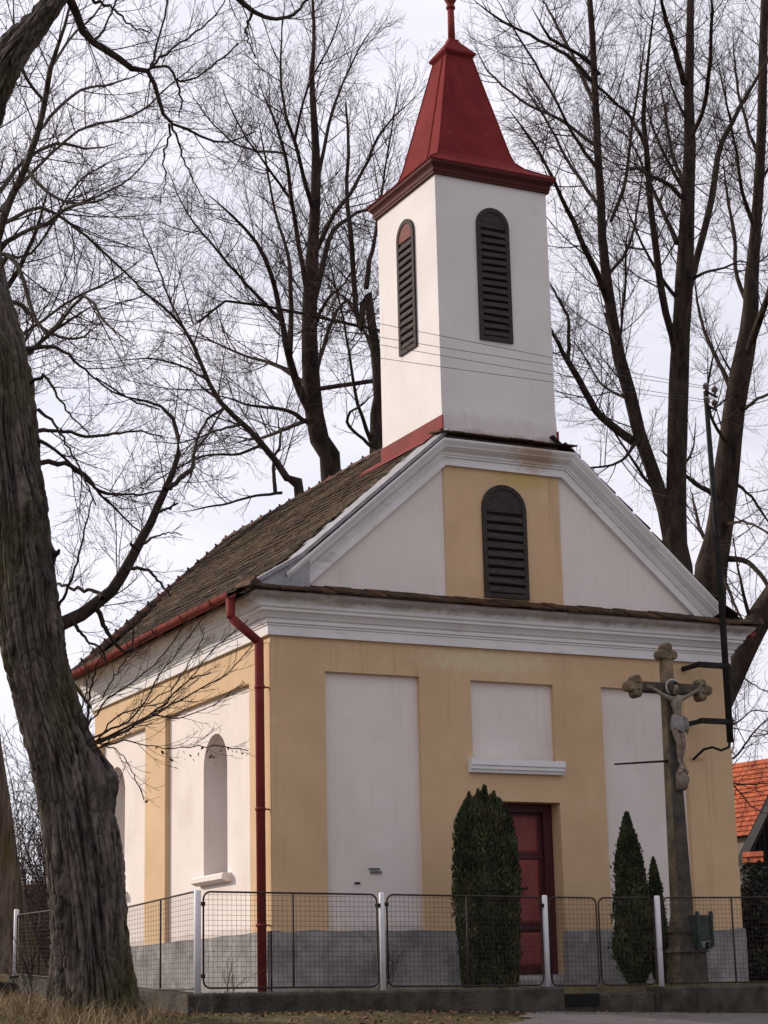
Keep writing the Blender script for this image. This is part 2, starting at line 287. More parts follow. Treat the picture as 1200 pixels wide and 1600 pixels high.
# gable pilaster strip (ochre, 12 mm proud of the gable field)
mb.add([P(2.26, 4.42, 0), P(3.86, 4.42, 0), P(3.86, 6.2, 0), P(2.26, 6.2, 0)], [(0, 1, 2, 3)])
for a in (2.26, 3.86): mb.add([P(a, 4.42, 0), P(a, 6.2, 0), P(a, 6.2, -.02), P(a, 4.42, -.02)], [(0, 1, 2, 3)])
# --- left side ochre plate
Q = LF(0)
sh = [(.62, 3.38, .70, 3.50), (4.12, 5.95, .70, 3.46)]
slab(mb, Q, [.0, .62, 3.38, 4.12, 5.95, LN], [.2, .70, 3.46, 3.50, ZC+.05], lambda u, z: any(a < u < b and c < z < d for a, b, c, d in sh), -.065, 0)
# right side and apse walls (plain)
out = [(W, 0), (W, LN), (4.7, 9.6), (1.5, 9.6), (0, LN)]
for (a, b), (c, d) in zip(out[:-1], out[1:]): mb.add([(a, b, .2), (c, d, .2), (c, d, ZC+.05), (a, b, ZC+.05)], [(0, 1, 2, 3)])
mb.build('wall', 'ochre', chapel, recalc=False)
# --- white fields
def panel(name, P, u0, u1, z0, z1, d, m='white', holes=()):
    b = MB(); b.add([P(u0, z0, d), P(u1, z0, d), P(u1, z1, d), P(u0, z1, d)], [(0, 1, 2, 3)]); return b.build(name, m, chapel, recalc=False)
panel('wall_panel', P, .67, 1.867, .70, 3.577, -.063); panel('wall_panel', P, 4.333, 5.53, .70, 3.577, -.063)
panel('wall_panel', P, 2.54, 3.66, 2.655, 3.57, -.063)
def arched_panel(P, u0, u1, z0, z1, a0, a1, b0, b1, d, depth):
    b = MB(); A = arch_pts(a0, a1, b0, b1, 16); zsp = b1-(a1-a0)/2
    F4 = lambda p: b.add([P(u, z, d) for u, z in p], [(0, 1, 2, 3)])
    F4([(u0, z0), (a0, z0), (a0, z1), (u0, z1)]); F4([(a1, z0), (u1, z0), (u1, z1), (a1, z1)]); F4([(a0, z0), (a1, z0), (a1, b0), (a0, b0)])
    for (p, q), (r, s) in zip(A[1:-2], A[2:-1]): F4([(p, q), (r, s), (r, z1), (p, z1)])
    for (p, q), (r, s) in zip(A, A[1:]+A[:1]): b.add([P(p, q, d), P(r, s, d), P(r, s, d-depth), P(p, q, d-depth)], [(0, 1, 2, 3)])
    o = b.build('wall_panel', 'white', chapel, recalc=False)
    g = MB(); g.add([P(p, q, d-depth+.004) for p, q in A], [tuple(range(len(A)))]); wi = g.build('window', 'glass', chapel, recalc=False)
    s = MB(); pr = [(0, 0), (0, .10), (.10, .10), (.12, .08), (.12, .03), (.05, 0)]
    lo = [P(a0-.12, b0-.11+z, d+e) for e, z in pr]; hi = [P(a1+.12, b0-.11+z, d+e) for e, z in pr]
    s.hexa(lo, hi); s.box(*sorted((Q(0, 0, d-depth)[0], Q(0, 0, d)[0])), a0, a1, b0-.005, b0+.001); s.build('sill', 'white', wi)
arched_panel(Q, .62, 3.38, .70, 3.50, 1.45, 2.21, 1.43, 3.08, -.063, .42)
arched_panel(Q, 4.12, 5.95, .70, 3.46, 5.08, 5.82, 1.43, 3.10, -.063, .42)
# gable white field
b = MB(); b.add([P(-.05, 4.38, -.016), P(6.25, 4.38, -.016), P(3.95, 6.45, -.016), P(2.25, 6.45, -.016)], [(0, 1, 2, 3)]); b.build('gable_field', 'white', chapel, recalc=False)
# ledge under the blind window
b = MB(); pr = [(-.04, 0), (.05, 0), (.06, .035), (.075, .04), (.075, .075), (.09, .085), (.09, .155), (.02, .165), (-.04, .165)]
b.hexa([(2.475, -e, 2.49+z) for e, z in pr], [(3.735, -e, 2.49+z) for e, z in pr]); b.build('ledge', 'trim', chapel)
# plinth: rough sheet, displaced
def rough_sheet(mb, A, B, z0, z1, nrm, base, amp, res=.03):
    A, B, nrm = Vector(A), Vector(B), Vector(nrm); L_ = (B-A).length; nu, nz = max(2, int(L_/res)), max(2, int((z1-z0)/res)); vs = []
    for i in range(nu+1):
        for j in range(nz+1):
            p = A+(B-A)*(i/nu); z = z0+(z1-z0)*j/nz
            if j == nz: z += mnoise.noise((p.x*3, p.y*3, 9))*.02
            k = base+amp*(mnoise.noise((p.x*3, p.y*3, z*3))*.9+mnoise.noise((p.x*8, p.y*8, z*8))*.5)*(0.2 if j == nz else 1)
            vs.append((p.x+nrm.x*k, p.y+nrm.y*k, z))
    fs = [(i*(nz+1)+j, (i+1)*(nz+1)+j, (i+1)*(nz+1)+j+1, i*(nz+1)+j+1) for i in range(nu) for j in range(nz)]
    mb.add(vs, fs)
    vs = [vs[i*(nz+1)+nz] for i in range(nu+1)]
    mb.add(vs+[(v[0]-nrm.x*.12, v[1]-nrm.y*.12, v[2]+.012) for v in vs], [(i, i+1, nu+2+i, nu+1+i) for i in range(nu)])
b = MB()
rough_sheet(b, (-.02, 0, 0), (2.51, 0, 0), -.2, .70, (0, -1, 0), .035, .010); rough_sheet(b, (3.69, 0, 0), (6.22, 0, 0), -.2, .70, (0, -1, 0), .035, .010)
rough_sheet(b, (0, -.02, 0), (0, LN, 0), -.2, .70, (-1, 0, 0), .035, .010); rough_sheet(b, (W, 0, 0), (W, LN, 0), -.2, .70, (1, 0, 0), .03, .008)
rough_sheet(b, (1.5, 9.6, 0), (0, LN, 0), -.2, .70, (-.91, .41, 0), .03, .008)
for a in (2.513, 3.687): b.add([(a, -.05, -.2), (a, .30, -.2), (a, .30, .20), (a, .06, .20), (a, .06, .69), (a, -.05, .69)], [(0, 1, 2, 3, 4, 5)])
b.box(2.511, 3.689, -.02, .42, -.2, .20); b.build('plinth', 'plinth', chapel, recalc=False, smooth=True)
# --- main cornice, swept round the building
def sweep_xy(mb, path, prof, mi=0):
    n = len(path); rs = []
    for i in range(n):
        p0, p1, p2 = Vector(path[i-1]), Vector(path[i]), Vector(path[(i+1) % n])
        d1, d2 = (p1-p0).normalized(), (p2-p1).normalized(); n1, n2 = Vector((d1.y, -d1.x)), Vector((d2.y, -d2.x)); m = (n1+n2)/(1+n1.dot(n2))
        rs.append([(p1.x+m.x*o, p1.y+m.y*o, z) for o, z in prof])
    k = len(prof); mb.add([p for r in rs for p in r], [(i*k+j, ((i+1) % n)*k+j, ((i+1) % n)*k+j+1, i*k+j+1) for i in range(n) for j in range(k-1)], mi)
OUT = [(0, 0), (W, 0), (W, LN), (4.7, 9.6), (1.5, 9.6), (0, LN)]
prof = [(-.02, 3.95), (.045, 3.95), (.045, 4.055), (.06, 4.058), (.06, 4.075), (.08, 4.085), (.08, 4.125), (.10, 4.135), (.115, 4.16), (.14, 4.19), (.165, 4.205), (.165, 4.235), (.185, 4.245), (.195, 4.28), (.225, 4.315), (.265, 4.345), (.285, 4.365), (.285, 4.40), (-.02, 4.41)]
b = MB(); sweep_xy(b, OUT, prof); b.build('cornice', 'trim', chapel, recalc=False)
# raking cornice + flat top piece of the gable
path = [Vector((.30, 4.16+.863*.30)), Vector((2.28, 6.155)), Vector((3.90, 6.155)), Vector((5.90, 4.16+.863*.30))]
rprof = [(-0.01, -0.02), (-0.01, 0.04), (0.0861, 0.04), (0.0861, 0.06), (0.1025, 0.06), (0.1148, 0.075), (0.1353, 0.08), (0.1476, 0.095), (0.1681, 0.13), (0.1845, 0.14), (0.1845, 0.155), (0.205, 0.165), (0.246, 0.2), (0.2583, 0.205), (0.2747, 0.205), (0.2747, -0.02)]
b = MB(); rs = []
for i, p in enumerate(path):
    d1 = (path[i]-path[i-1]).normalized() if i else None; d2 = (path[i+1]-path[i]).normalized() if i < 3 else None
    d1 = d1 or d2; d2 = d2 or d1; n1, n2 = Vector((-d1.y, d1.x)), Vector((-d2.y, d2.x)); m = (n1+n2)/(1+n1.dot(n2))
    rs.append([(p.x+m.x*o, -q, p.y+m.y*o) for o, q in rprof])
b.rings(rs, cap=True); b.build('gable_cornice', 'trim', chapel, recalc=False)
# --- roof
def zr(X): X = X if X <= 3.1 else 6.2-X; return 4.58+.87*X if X >= .3 else 4.841+.60*(X-.3)
def yhip(X): X = X if X <= 3.1 else 6.2-X; return 6.15+(X+.42)/3.52*2.9
b = MB()
for sgn in (0, 1):
    X = lambda x: 6.2-x if sgn else x
    r = [(X(x), y, zr(x)-.03) for x, ya in ((-.42, -.14), (.3, -.14), (2.31, -.14), (2.31, 1.66), (3.1, 1.66)) for y in (ya, yhip(x))]
    b.add(r, [(0, 1, 3, 2), (2, 3, 5, 4), (6, 7, 9, 8)])
b.add([(-.42, 6.15, zr(-.42)-.03), (1.3, 9.95, zr(-.42)-.03), (3.1, 9.05, zr(3.1)-.03)], [(0, 1, 2)])
b.add([(1.3, 9.95, zr(-.42)-.03), (4.9, 9.95, zr(-.42)-.03), (3.1, 9.05, zr(3.1)-.03)], [(0, 1, 2)])
b.add([(4.9, 9.95, zr(-.42)-.03), (6.62, 6.15, zr(-.42)-.03), (3.1, 9.05, zr(3.1)-.03)], [(0, 1, 2)])
def tile_rows(b, left):
    x = -.44; row = 0
    while x < 3.06:
        y = (.02+.10*((row*7) % 5)/5+.16*min(1, max(0, x+.3)/.8)*(1 if x < 1.9 else max(0, 1-(x-1.9)/.5))) if left else -.13
        if left: y -= .12 if x < .2 else 0
        sl_ = math.atan(.87 if x >= .3 else .6); dx = .16*math.cos(sl_)
        sag = lambda yy, xx: .012*math.sin(yy*1.3+xx*2)+.006*math.sin(yy*4.1+xx)
        rowt = random.uniform(.6, 1.4)
        y += (row % 2)*.085
        if x > 2.22: y = max(y, 1.66)
        while y < yhip(x)-.05:
            wd = .168; t = rowt*random.uniform(.62, 1.35)
            warm = random.random()
            tint = (t*(1.25 if warm > .9 else 1.0), t, t*(.8 if warm > .6 else 1))
            l0, l1 = (.052 if left else .026)+random.uniform(-.004, .007), .012
            x1 = min(x+dx*1.75, 3.10)
            XX = (lambda q: q) if left else (lambda q: 6.2-q)
            z0, z1 = zr(x)+sag(y, x), zr(x1)+sag(y, x)
            jy = random.uniform(-.004, .004)
            bot = [(XX(x), y+jy, z0+l0-.016), (XX(x), y+wd-.004+jy, z0+l0-.016), (XX(x1), y+wd-.004, z1+l1-.016), (XX(x1), y, z1+l1-.016)]
            b.hexa(bot, [(p, q, r_+.016) for p, q, r_ in bot], 0, tint)
            y += wd
        x += dx; row += 1
tile_rows(b, True); tile_rows(b, False)
roof = b.build('roof', 'tile', chapel)
# ridge and hip tiles
def ridge_tiles(b, A, B, n, r0=.066, lift=.0):
    A, B = Vector(A), Vector(B); d = (B-A)/n; u = d.normalized(); s = u.cross(Vector((0, 0, 1))).normalized(); up = s.cross(u)
    for i in range(n):
        p, q = A+d*i-u*.02, A+d*(i+1)+u*.03; rs = []
        for c, rr in ((p, r0*.86), (q, r0*1.08)):
            c = c+up*random.uniform(-.006, .01); rs.append([c+s*rr*math.cos(math.pi*k/6)+up*(rr*1.0*math.sin(math.pi*k/6)-.035+lift) for k in range(7)])
        b.rings(rs, 0, True)
        b.tube([q+up*(r0*.75-.02+lift)-u*.03, q+up*(r0*1.25-.01+lift)-u*.02], [.024, .014], 6)
b = MB(); ridge_tiles(b, (3.1, 1.7, zr(3.1)+.01), (3.1, 9.05, zr(3.1)+.01), 20); b.build('ridge_tile_row', 'tile_red', roof)
b = MB(); ridge_tiles(b, (3.1, 9.05, zr(3.1)), (-.36, 6.19, zr(-.36)+.03), 15); b.build('hip_tile_row', 'tile_red', roof)
b = MB()
ridge_tiles(b, (-.37, -.08, zr(-.4)+.05), (-.33, -.36, zr(-.4)+.035), 1, .075); b.build('corner_tile', 'tile_red', roof); b = MB()
ridge_tiles(b, (6.50, -.08, zr(-.4)+.05), (6.46, -.36, zr(-.4)+.035), 1, .075)
b.build('corner_tile', 'tile_red', roof)
# mortar strip on the left verge, with stepped edge
b = MB(); x = -.28; k = 0
while x < 2.22:
    e = .10+.10*((k*7) % 5)/5+.16*min(1, max(0, x+.3)/.8)*(1 if x < 1.9 else max(0, 1-(x-1.9)/.5))
    x1 = min(x+.122, 2.25); z0, z1 = zr(x)+.024, zr(x1)+.024
    b.hexa([(x, -.20, z0-.05), (x, e, z0-.05), (x1, e+.03, z1-.05), (x1, -.20, z1-.05)], [(x, -.20, z0), (x, e, z0+.012), (x1, e+.03, z1+.012), (x1, -.20, z1)])
    x = x1; k += 1
q = [(-.33, 4.42), (.42, 4.45), (.42, 4.90), (.30, 4.83), (-.33, 4.445)]
b.hexa([(x, -.175, z) for x, z in q], [(x, .10, z) for x, z in q])
b.build('verge_mortar', 'mortar', roof)
# little tile strip over the front cornice and over the flat top piece
b = MB()
x = -.34
while x < 6.40:
    t = random.uniform(.55, 1.1); z = 4.405+random.uniform(-.006, .010); e = random.uniform(-.02, .02)
    q = [(x, -.345+e, z), (x+.165, -.345+e, z+random.uniform(-.006, .006)), (x+.165, .0, z+.13), (x, .0, z+.13)]
    b.hexa(q, [(p[0], p[1], p[2]+.022) for p in q], 0, (t*1.25, t, t*.85)); x += .169
b.build('cornice_tiles', 'tile', roof); b = MB()
x = 2.12
while x < 3.86:
    t = random.uniform(.5, 1); z = 6.492+random.uniform(-.004, .006); q = [(x, -.245, z), (x+.155, -.245, z), (x+.155, .07, z+.05), (x, .07, z+.05)]
    b.hexa(q, [(p[0], p[1], p[2]+.018) for p in q], 0, (t*1.3, t, t*.9)); x += .158
b.build('cornice_tiles', 'tile', roof)
# --- tower
TX0, TX1, TY0, TY1 = 2.30, 3.90, .06, 1.68
b = MB(); rs = []
for z, e in ((6.30, .05), (6.50, .05), (6.60, .035), (6.75, .012), (7.0, 0), (9.95, 0)):
    rs.append([(TX0, TY0-e*.4, z), (TX1+e, TY0-e*.4, z), (TX1+e, TY1, z), (TX0, TY1, z)])
b.rings(rs); tower = b.build('tower', 'tower', chapel)
b = MB(); TC = [(TX0, TY0), (TX1, TY0), (TX1, TY1), (TX0, TY1)]
sweep_xy(b, TC, [(-.01, 9.92), (.035, 9.92), (.035, 9.945), (.045, 9.96), (.045, 9.995), (.06, 10.02), (.08, 10.04), (.09, 10.055), (.09, 10.085), (.02, 10.10)])
b.build('tower_cornice', 'spiredark', tower, recalc=False)
b = MB(); b.box(2.283, 2.298, .02, 1.70, 6.50, 6.79); b.hexa([(2.10, .16, zr(2.10)+.05), (2.285, .02, zr(2.285)+.055), (2.285, 2.15, zr(2.285)+.055), (2.17, 2.20, zr(2.17)+.05)], [(2.10, .16, zr(2.10)+.056), (2.285, .02, zr(2.285)+.063), (2.285, 2.15, zr(2.285)+.063), (2.17, 2.20, zr(2.17)+.056)])
b.build('flashing', 'redpaint', tower)
b = MB(); b.box(3.902, 3.915, .02, 1.70, 6.50, 6.75); b.build('flashing', 'redpaint', tower)
# spire
SC = (3.055, .87); sq = lambda h, z: [(SC[0]-h, SC[1]-h, z), (SC[0]+h, SC[1]-h, z), (SC[0]+h, SC[1]+h, z), (SC[0]-h, SC[1]+h, z)]
b = MB()
rs = [[(x+.05, y, z) for x, y, z in sq(.905, 10.085)], [(x+.045, y, z) for x, y, z in sq(.91, 10.10)], [(x+.035, y, z) for x, y, z in sq(.775, 10.195)], [(x+.02, y, z) for x, y, z in sq(.635, 10.29)], sq(.555, 10.39), sq(.513, 10.52), sq(.185, 11.98)]
b.rings(rs)
b.rings([sq(.185, 11.95), sq(.232, 12.0), sq(.232, 12.025), sq(.07, 12.235), sq(.06, 12.27)])
spire = b.build('spire', 'spire', chapel)
b = MB()   # standing seams on hips and one on each face
for sx, sy in ((-1, -1), (1, -1), (-1, 1), (1, 1)):
    b.tube([(SC[0]+sx*h+o, SC[1]+sy*h, z) for h, z, o in ((.91, 10.105, .045), (.775, 10.20, .035), (.635, 10.295, .02), (.555, 10.395, 0), (.513, 10.525, 0), (.185, 11.985, 0))], .011, 5)
for f in (-.45,):
    b.tube([(SC[0]-h-.003, SC[1]+h*f, z) for h, z in ((.555, 10.395), (.513, 10.525), (.185, 11.985))], .011, 5)
b.build('seam', 'spire', spire)
b = MB(); b.tube([(SC[0], SC[1], 12.24), (SC[0], SC[1], 12.72)], [.050, .043], 12)
b.tube([(SC[0], SC[1], z) for z in (12.72, 12.735, 12.76, 12.78, 12.80, 12.83, 12.87, 12.93, 13.0, 13.05)], [.043, .062, .062, .046, .05, .065, .085, .095, .08, .03], 16)
b.tube([(SC[0], SC[1], 13.03), (SC[0], SC[1], 13.5)], .018, 8); b.box(SC[0]-.16, SC[0]+.16, SC[1]-.016, SC[1]+.016, 13.28, 13.31); b.build('finial', 'redpaint', spire, smooth=True)
# louvred windows
def louvre(parent, P, u0, u1, z0, z1, slats, arch_mat='louvre'):
    o_, i_ = arch_pts(u0, u1, z0, z1, 14), arch_pts(u0, u1, z0, z1, 14, .055); zsp = z1-(u1-u0)/2
    b = MB(); n = len(o_)
    b.add([P(u, z, .004) for u, z in o_], [tuple(range(n))], 1)  # back plate painted near-black for the shaded hollow behind the slats
    vs = [P(u, z, .028) for u, z in o_]+[P(u, z, .028) for u, z in i_]+[P(u, z, .0) for u, z in o_]+[P(u, z, .005) for u, z in i_]; fs = []
    for k in range(n):
        j = (k+1) % n; fs += [(k, j, n+j, n+k), (k, j, 2*n+j, 2*n+k), (n+k, n+j, 3*n+j, 3*n+k)]
    b.add(vs, fs, 0)
    hp = [q for q in arch_pts(u0, u1, z0, z1, 14, .05) if q[1] >= zsp-1e-6]; hp = [(hp[0][0], zsp-.04)]+hp+[(hp[-1][0], zsp-.04)]
    b.add([P(u, z, .018) for u, z in hp]+[P(u, z, .006) for u, z in hp], [tuple(range(len(hp)))]+[(k, (k+1) % len(hp), len(hp)+(k+1) % len(hp), len(hp)+k) for k in range(len(hp))], 2)
    win = b.build('louvre_window', ['louvre', 'dark', arch_mat], parent, recalc=False)
    h = (zsp-.05-z0-.07)/slats; b = MB()
    for k in range(slats):
        z = z0+.065+h*k; e = random.uniform(-.006, .006)
        lo = [P(u0+.05, z+e, .026), P(u1-.05, z-e, .026), P(u1-.05, z-e+h*.62, .006), P(u0+.05, z+e+h*.62, .006)]
        t = random.uniform(.75, 1.3)
        b.hexa(lo, [P(u0+.05, z+e+.012, .034), P(u1-.05, z-e+.012, .034), P(u1-.05, z-e+h*.62+.012, .014), P(u0+.05, z+e+h*.62+.012, .014)])
    b.build('slats', 'louvre', win)
louvre(tower, FR(TY0), 2.86, 3.325, 7.825, 9.585, 15); louvre(tower, LF(TX0), .635, 1.105, 7.85, 9.61, 14, 'louvrered')
louvre(chapel, FR(0), 2.765, 3.375, 4.575, 5.975, 9)
# door
d = MB(); P3 = FR(.30); d.box(2.50, 3.70, .26, .34, .20, 2.19, 0)
for (a, b2_) in ((2.62, 3.06), (3.14, 3.60)):
    for (z0, z1) in ((.36, .72), (.86, 1.42), (1.56, 2.02)): pass
door = d.build('door', 'maroon', chapel)
b = MB()
for a in (2.51, 3.57): b.box(a, a+.12, .20, .262, .20, 2.17)
b.box(2.63, 3.57, .20, .262, 2.07, 2.17); b.box(3.07, 3.13, .225, .262, .20, 2.07); b.build('door_frame', 'maroon', door)
for (a, c) in ((2.72, 3.02), (3.19, 3.49)):
    for (z0, z1) in ((.33, .66), (.82, 1.50), (1.63, 2.0)):
        b = MB(); b.hexa([(a-.03, .262, z0-.03), (c+.03, .262, z0-.03), (c+.03, .262, z1+.03), (a-.03, .262, z1+.03)], [(a, .245, z0), (c, .245, z0), (c, .245, z1), (a, .245, z1)]); b.build('door_panel', 'doorred', door)
        for z in (z0-.085, z1+.05):
            pass
for z in (.74, 1.565):
    for (a, c) in ((2.65, 3.05), (3.15, 3.55)): b = MB(); b.box(a, c, .238, .262, z-.03, z+.03); b.build('rail', 'maroon', door)
b = MB(); b.tube([(3.20, .245, 1.18), (3.20, .19, 1.18), (3.23, .185, 1.18), (3.31, .19, 1.185), (3.32, .20, 1.20)], .011, 6); b.box(3.18, 3.22, .236, .246, 1.10, 1.24); b.build('handle', 'steel', door)
# doorstep
b = MB(); b.box(2.40, 3.80, -.50, -.02, -.1, .13); b.build('doorstep', 'plinth', chapel, bevel=.012)
# gutters and downpipes
def gutter(x, y0, y1, sx):
    b = MB(); rs = []
    for y in np.linspace(y0, y1, 12):
        z = 4.405+.010*math.sin(y*.9)
        o = [(x+sx*.068*math.cos(math.pi*k/8), y, z-.068*math.sin(math.pi*k/8)) for k in range(9)]; i = [(x+sx*.062*math.cos(math.pi*k/8), y, z-.062*math.sin(math.pi*k/8)+.002) for k in range(8, -1, -1)]
        rs.append(o+i)
    b.rings(rs)
    b.tube([(x+sx*-.070, y0, 4.408), (x+sx*-.070, y1, 4.408)], .010, 6)
    for y in np.arange(y0+.5, y1, .95):
        b.tube([(x+sx*.072*math.cos(math.pi*k/8)*1.03, y, 4.405-.074*math.sin(math.pi*k/8)) for k in range(9)], .009, 5)
    return b.build('gutter', 'gutter', chapel, smooth=False)
gutter(-.455, .02, 6.15, -1); gutter(6.655, .02, 6.15, 1)
b = MB(); b.tube([(-.44, .08, 4.36), (-.44, .08, 4.16), (-.435, .08, 4.13)], [.055, .050, .050], 14); b.tube([(-.437, .08, 4.135), (-.105, .065, 3.875)], .050, 14); b.tube([(-.107, .065, 3.90), (-.105, .065, 3.86), (-.10, .06, .02)], .052, 14)
for z in (3.35, 2.0, .75): b.tube([(-.104, .062, z), (-.104, .062, z+.035)], .060, 14); b.box(-.06, .01, .052, .072, z+.01, z+.025)
b.build('downpipe', 'redpaint', chapel, smooth=True)
b = MB(); b.tube([(6.245, .14, 3.98), (6.245, .12, .0)], .035, 12); b.build('downpipe', 'maroon', chapel, smooth=True)
# plates on the left white field
b = MB(); b.box(1.20, 1.335, .045, .0605, 1.372, 1.392); b.box(1.215, 1.355, .045, .0605, 1.335, 1.357); b.build('name_plate', 'plaque', chapel)
b = MB(); b.box(1.02, 1.085, .045, .0605, 1.215, 1.235); b.build('hook_plate', 'steel', chapel)

# ------------------------------------------------------------------ roof mast and wires
mast = thing('service_mast', 'dark steel electricity mast bracketed to the right front corner of the chapel', 'mast', (5.92, -.35, 2.9))
b = MB(); b.tube([(5.93, -.36, 2.92), (5.93, -.36, 5.2), (5.90, -.35, 7.40)], [.042, .040, .030], 12); b.build('pole', 'steel', mast, smooth=True)
for z in (3.86, 3.17):
    b = MB(); b.box(5.50, 5.97, -.40, -.375, z-.03, z+.03); b.box(5.50, 5.97, -.345, -.32, z-.03, z+.03); b.box(5.54, 5.57, -.375, -.345, z-.02, z+.02); b.box(5.52, 5.57, -.32, .02, z-.025, z+.025); b.build('bracket', 'steel', mast)
b = MB(); b.tube([(5.93, -.36, 2.95), (5.90, -.36, 2.86), (5.80, -.34, 2.82), (5.70, -.3, 2.86), (5.63, -.22, 2.84), (5.60, -.03, 2.74)], .016, 8); b.build('cable', 'steel', mast, smooth=True)
b = MB()
for z, l in ((7.34, .26), (7.16, .24)): b.tube([(5.90-l*.4, -.35-l*.6, z), (5.90+l, -.35+l*.5, z+.05)], .018, 6)
b.build('cross_arm', 'steel', mast)
INS = [(5.83, -.46, 7.36), (6.13, -.23, 7.42), (5.83, -.46, 7.18), (6.10, -.25, 7.23)]
for x, y, z in INS:
    b = MB(); b.tube([(x, y, z-.02), (x, y, z+.03), (x, y, z+.035), (x, y, z+.07), (x, y, z+.075), (x, y, z+.11)], [.015, .018, .042, .036, .045, .02], 10); b.build('insulator', 'ceramic', mast, smooth=True)
ends = [(595, 505), (595, 527), (595, 538), (596, 560)]
for (x, y, z), (px, py), nm in zip(INS, ends, ('highest of the four thin wires crossing the tower', 'second highest of the four thin wires crossing the tower', 'third of the four thin wires from above across the tower', 'lowest of the four thin wires crossing the tower')):
    A = Vector((x, y, z+.06)); Bm = Vector(at(px, py, 23.4)); E_ = A+(Bm-A)*4.6; pts = []
    for k in range(41):
        t = k/40; p = A.lerp(E_, t); p.z += -.5*4*t*(1-t)*.35; pts.append(p)
    sft = Bm.z-min(pts, key=lambda q: abs(q.x-Bm.x)).z
    pts = [p+Vector((0, 0, sft*min(1, i/9))) for i, p in enumerate(pts)]
    b = MB(); b.tube(pts, .0034, 4); o = b.build('power_line', 'wire'); tag(o, nm, 'wire', 'wires crossing in front of the tower')

# ------------------------------------------------------------------ crucifix
cr = thing('wayside_crucifix', 'tall weathered stone crucifix with painted figure standing before the chapel', 'crucifix', (4.47, -1.2, 0))
def frustum(b, x, y, z0, z1, wx0, wy0, wx1, wy1, ch=.02, mi=0, x1=None):
    x1 = x if x1 is None else x1
    def oct_(cx, cy, a, c, z): k = ch; return [(cx-a+k, cy-c, z), (cx+a-k, cy-c, z), (cx+a, cy-c+k, z), (cx+a, cy+c-k, z), (cx+a-k, cy+c, z), (cx-a+k, cy+c, z), (cx-a, cy+c-k, z), (cx-a, cy-c+k, z)]
    b.rings([oct_(x, y, wx0/2, wy0/2, z0), oct_(x1, y, wx1/2, wy1/2, z1)], mi)
b = MB(); frustum(b, 4.50, -1.2, .80, 3.42, .195, .205, .135, .13, .016, 0, 4.475); frustum(b, 4.475, -1.2, 3.40, 3.72, .135, .13, .125, .12, .016)
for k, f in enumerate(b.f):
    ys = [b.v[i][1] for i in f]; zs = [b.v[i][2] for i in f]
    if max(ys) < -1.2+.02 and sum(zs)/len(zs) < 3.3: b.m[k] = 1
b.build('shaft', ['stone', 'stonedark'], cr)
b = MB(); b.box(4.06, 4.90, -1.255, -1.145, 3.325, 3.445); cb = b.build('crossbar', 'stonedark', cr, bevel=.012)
def trefoil(cx, cz, ax, az):
    b = MB(); pts = []
    lobes = [(cx+ax*.085, cz+az*.085, .062), (cx+az*.075, cz+ax*.075, .058), (cx-az*.075, cz-ax*.075, .058), (cx, cz, .07)]
    for (x, z, r) in lobes:
        rs = []
        for y, k in ((-1.275, .72), (-1.262, .95), (-1.24, 1), (-1.16, 1), (-1.138, .95), (-1.125, .72)): rs.append([(x+r*k*math.cos(2*math.pi*i/16), y+.0007*(x-cx)/.01, z+r*k*math.sin(2*math.pi*i/16)) for i in range(16)])
        b.rings(rs)
    return b.build('trefoil_end', 'stone', cr, smooth=False)
trefoil(4.03, 3.385, -1, 0); trefoil(4.925, 3.385, 1, 0); trefoil(4.475, 3.775, 0, 1)
b = MB(); frustum(b, 4.50, -1.2, .44, .62, .26, .26, .25, .25, .02); frustum(b, 4.50, -1.2, .62, .67, .29, .29, .28, .28, .02); frustum(b, 4.50, -1.2, .67, .82, .25, .25, .20, .21, .02)
frustum(b, 4.515, -1.2, -.1, .40, .37, .37, .35, .35, .02); frustum(b, 4.515, -1.2, .40, .45, .40, .40, .37, .37, .02)
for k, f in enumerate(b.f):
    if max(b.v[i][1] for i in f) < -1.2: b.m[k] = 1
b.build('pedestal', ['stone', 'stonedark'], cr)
# carved bracket under the feet
b = MB()
rs = []
for z, wx, dy in ((2.20, .11, .055), (2.23, .15, .10), (2.30, .16, .125), (2.36, .14, .12), (2.40, .12, .10), (2.42, .085, .07)): rs.append([(4.505+wx/2*math.cos(a)*(1+.12*math.sin(5*a+z*40)), -1.285-dy*.5+dy*.55*math.sin(a)*(1+.1*math.cos(4*a+z*30)), z) for a in [2*math.pi*i/20 for i in range(20)]])
b.rings(rs)
for dx, dz, r in ((-.035, 2.40, .04), (.04, 2.405, .038), (.0, 2.44, .045), (.055, 2.33, .03), (-.05, 2.31, .03)):
    b.rings([[(4.505+dx+r*math.sin(t)*math.cos(a), -1.365+r*math.sin(t)*math.sin(a), dz+r*math.cos(t)) for a in [2*math.pi*i/10 for i in range(10)]] for t in np.linspace(.1, 3.04, 7)])
b.build('carved_bracket', 'statue', cr, smooth=True)
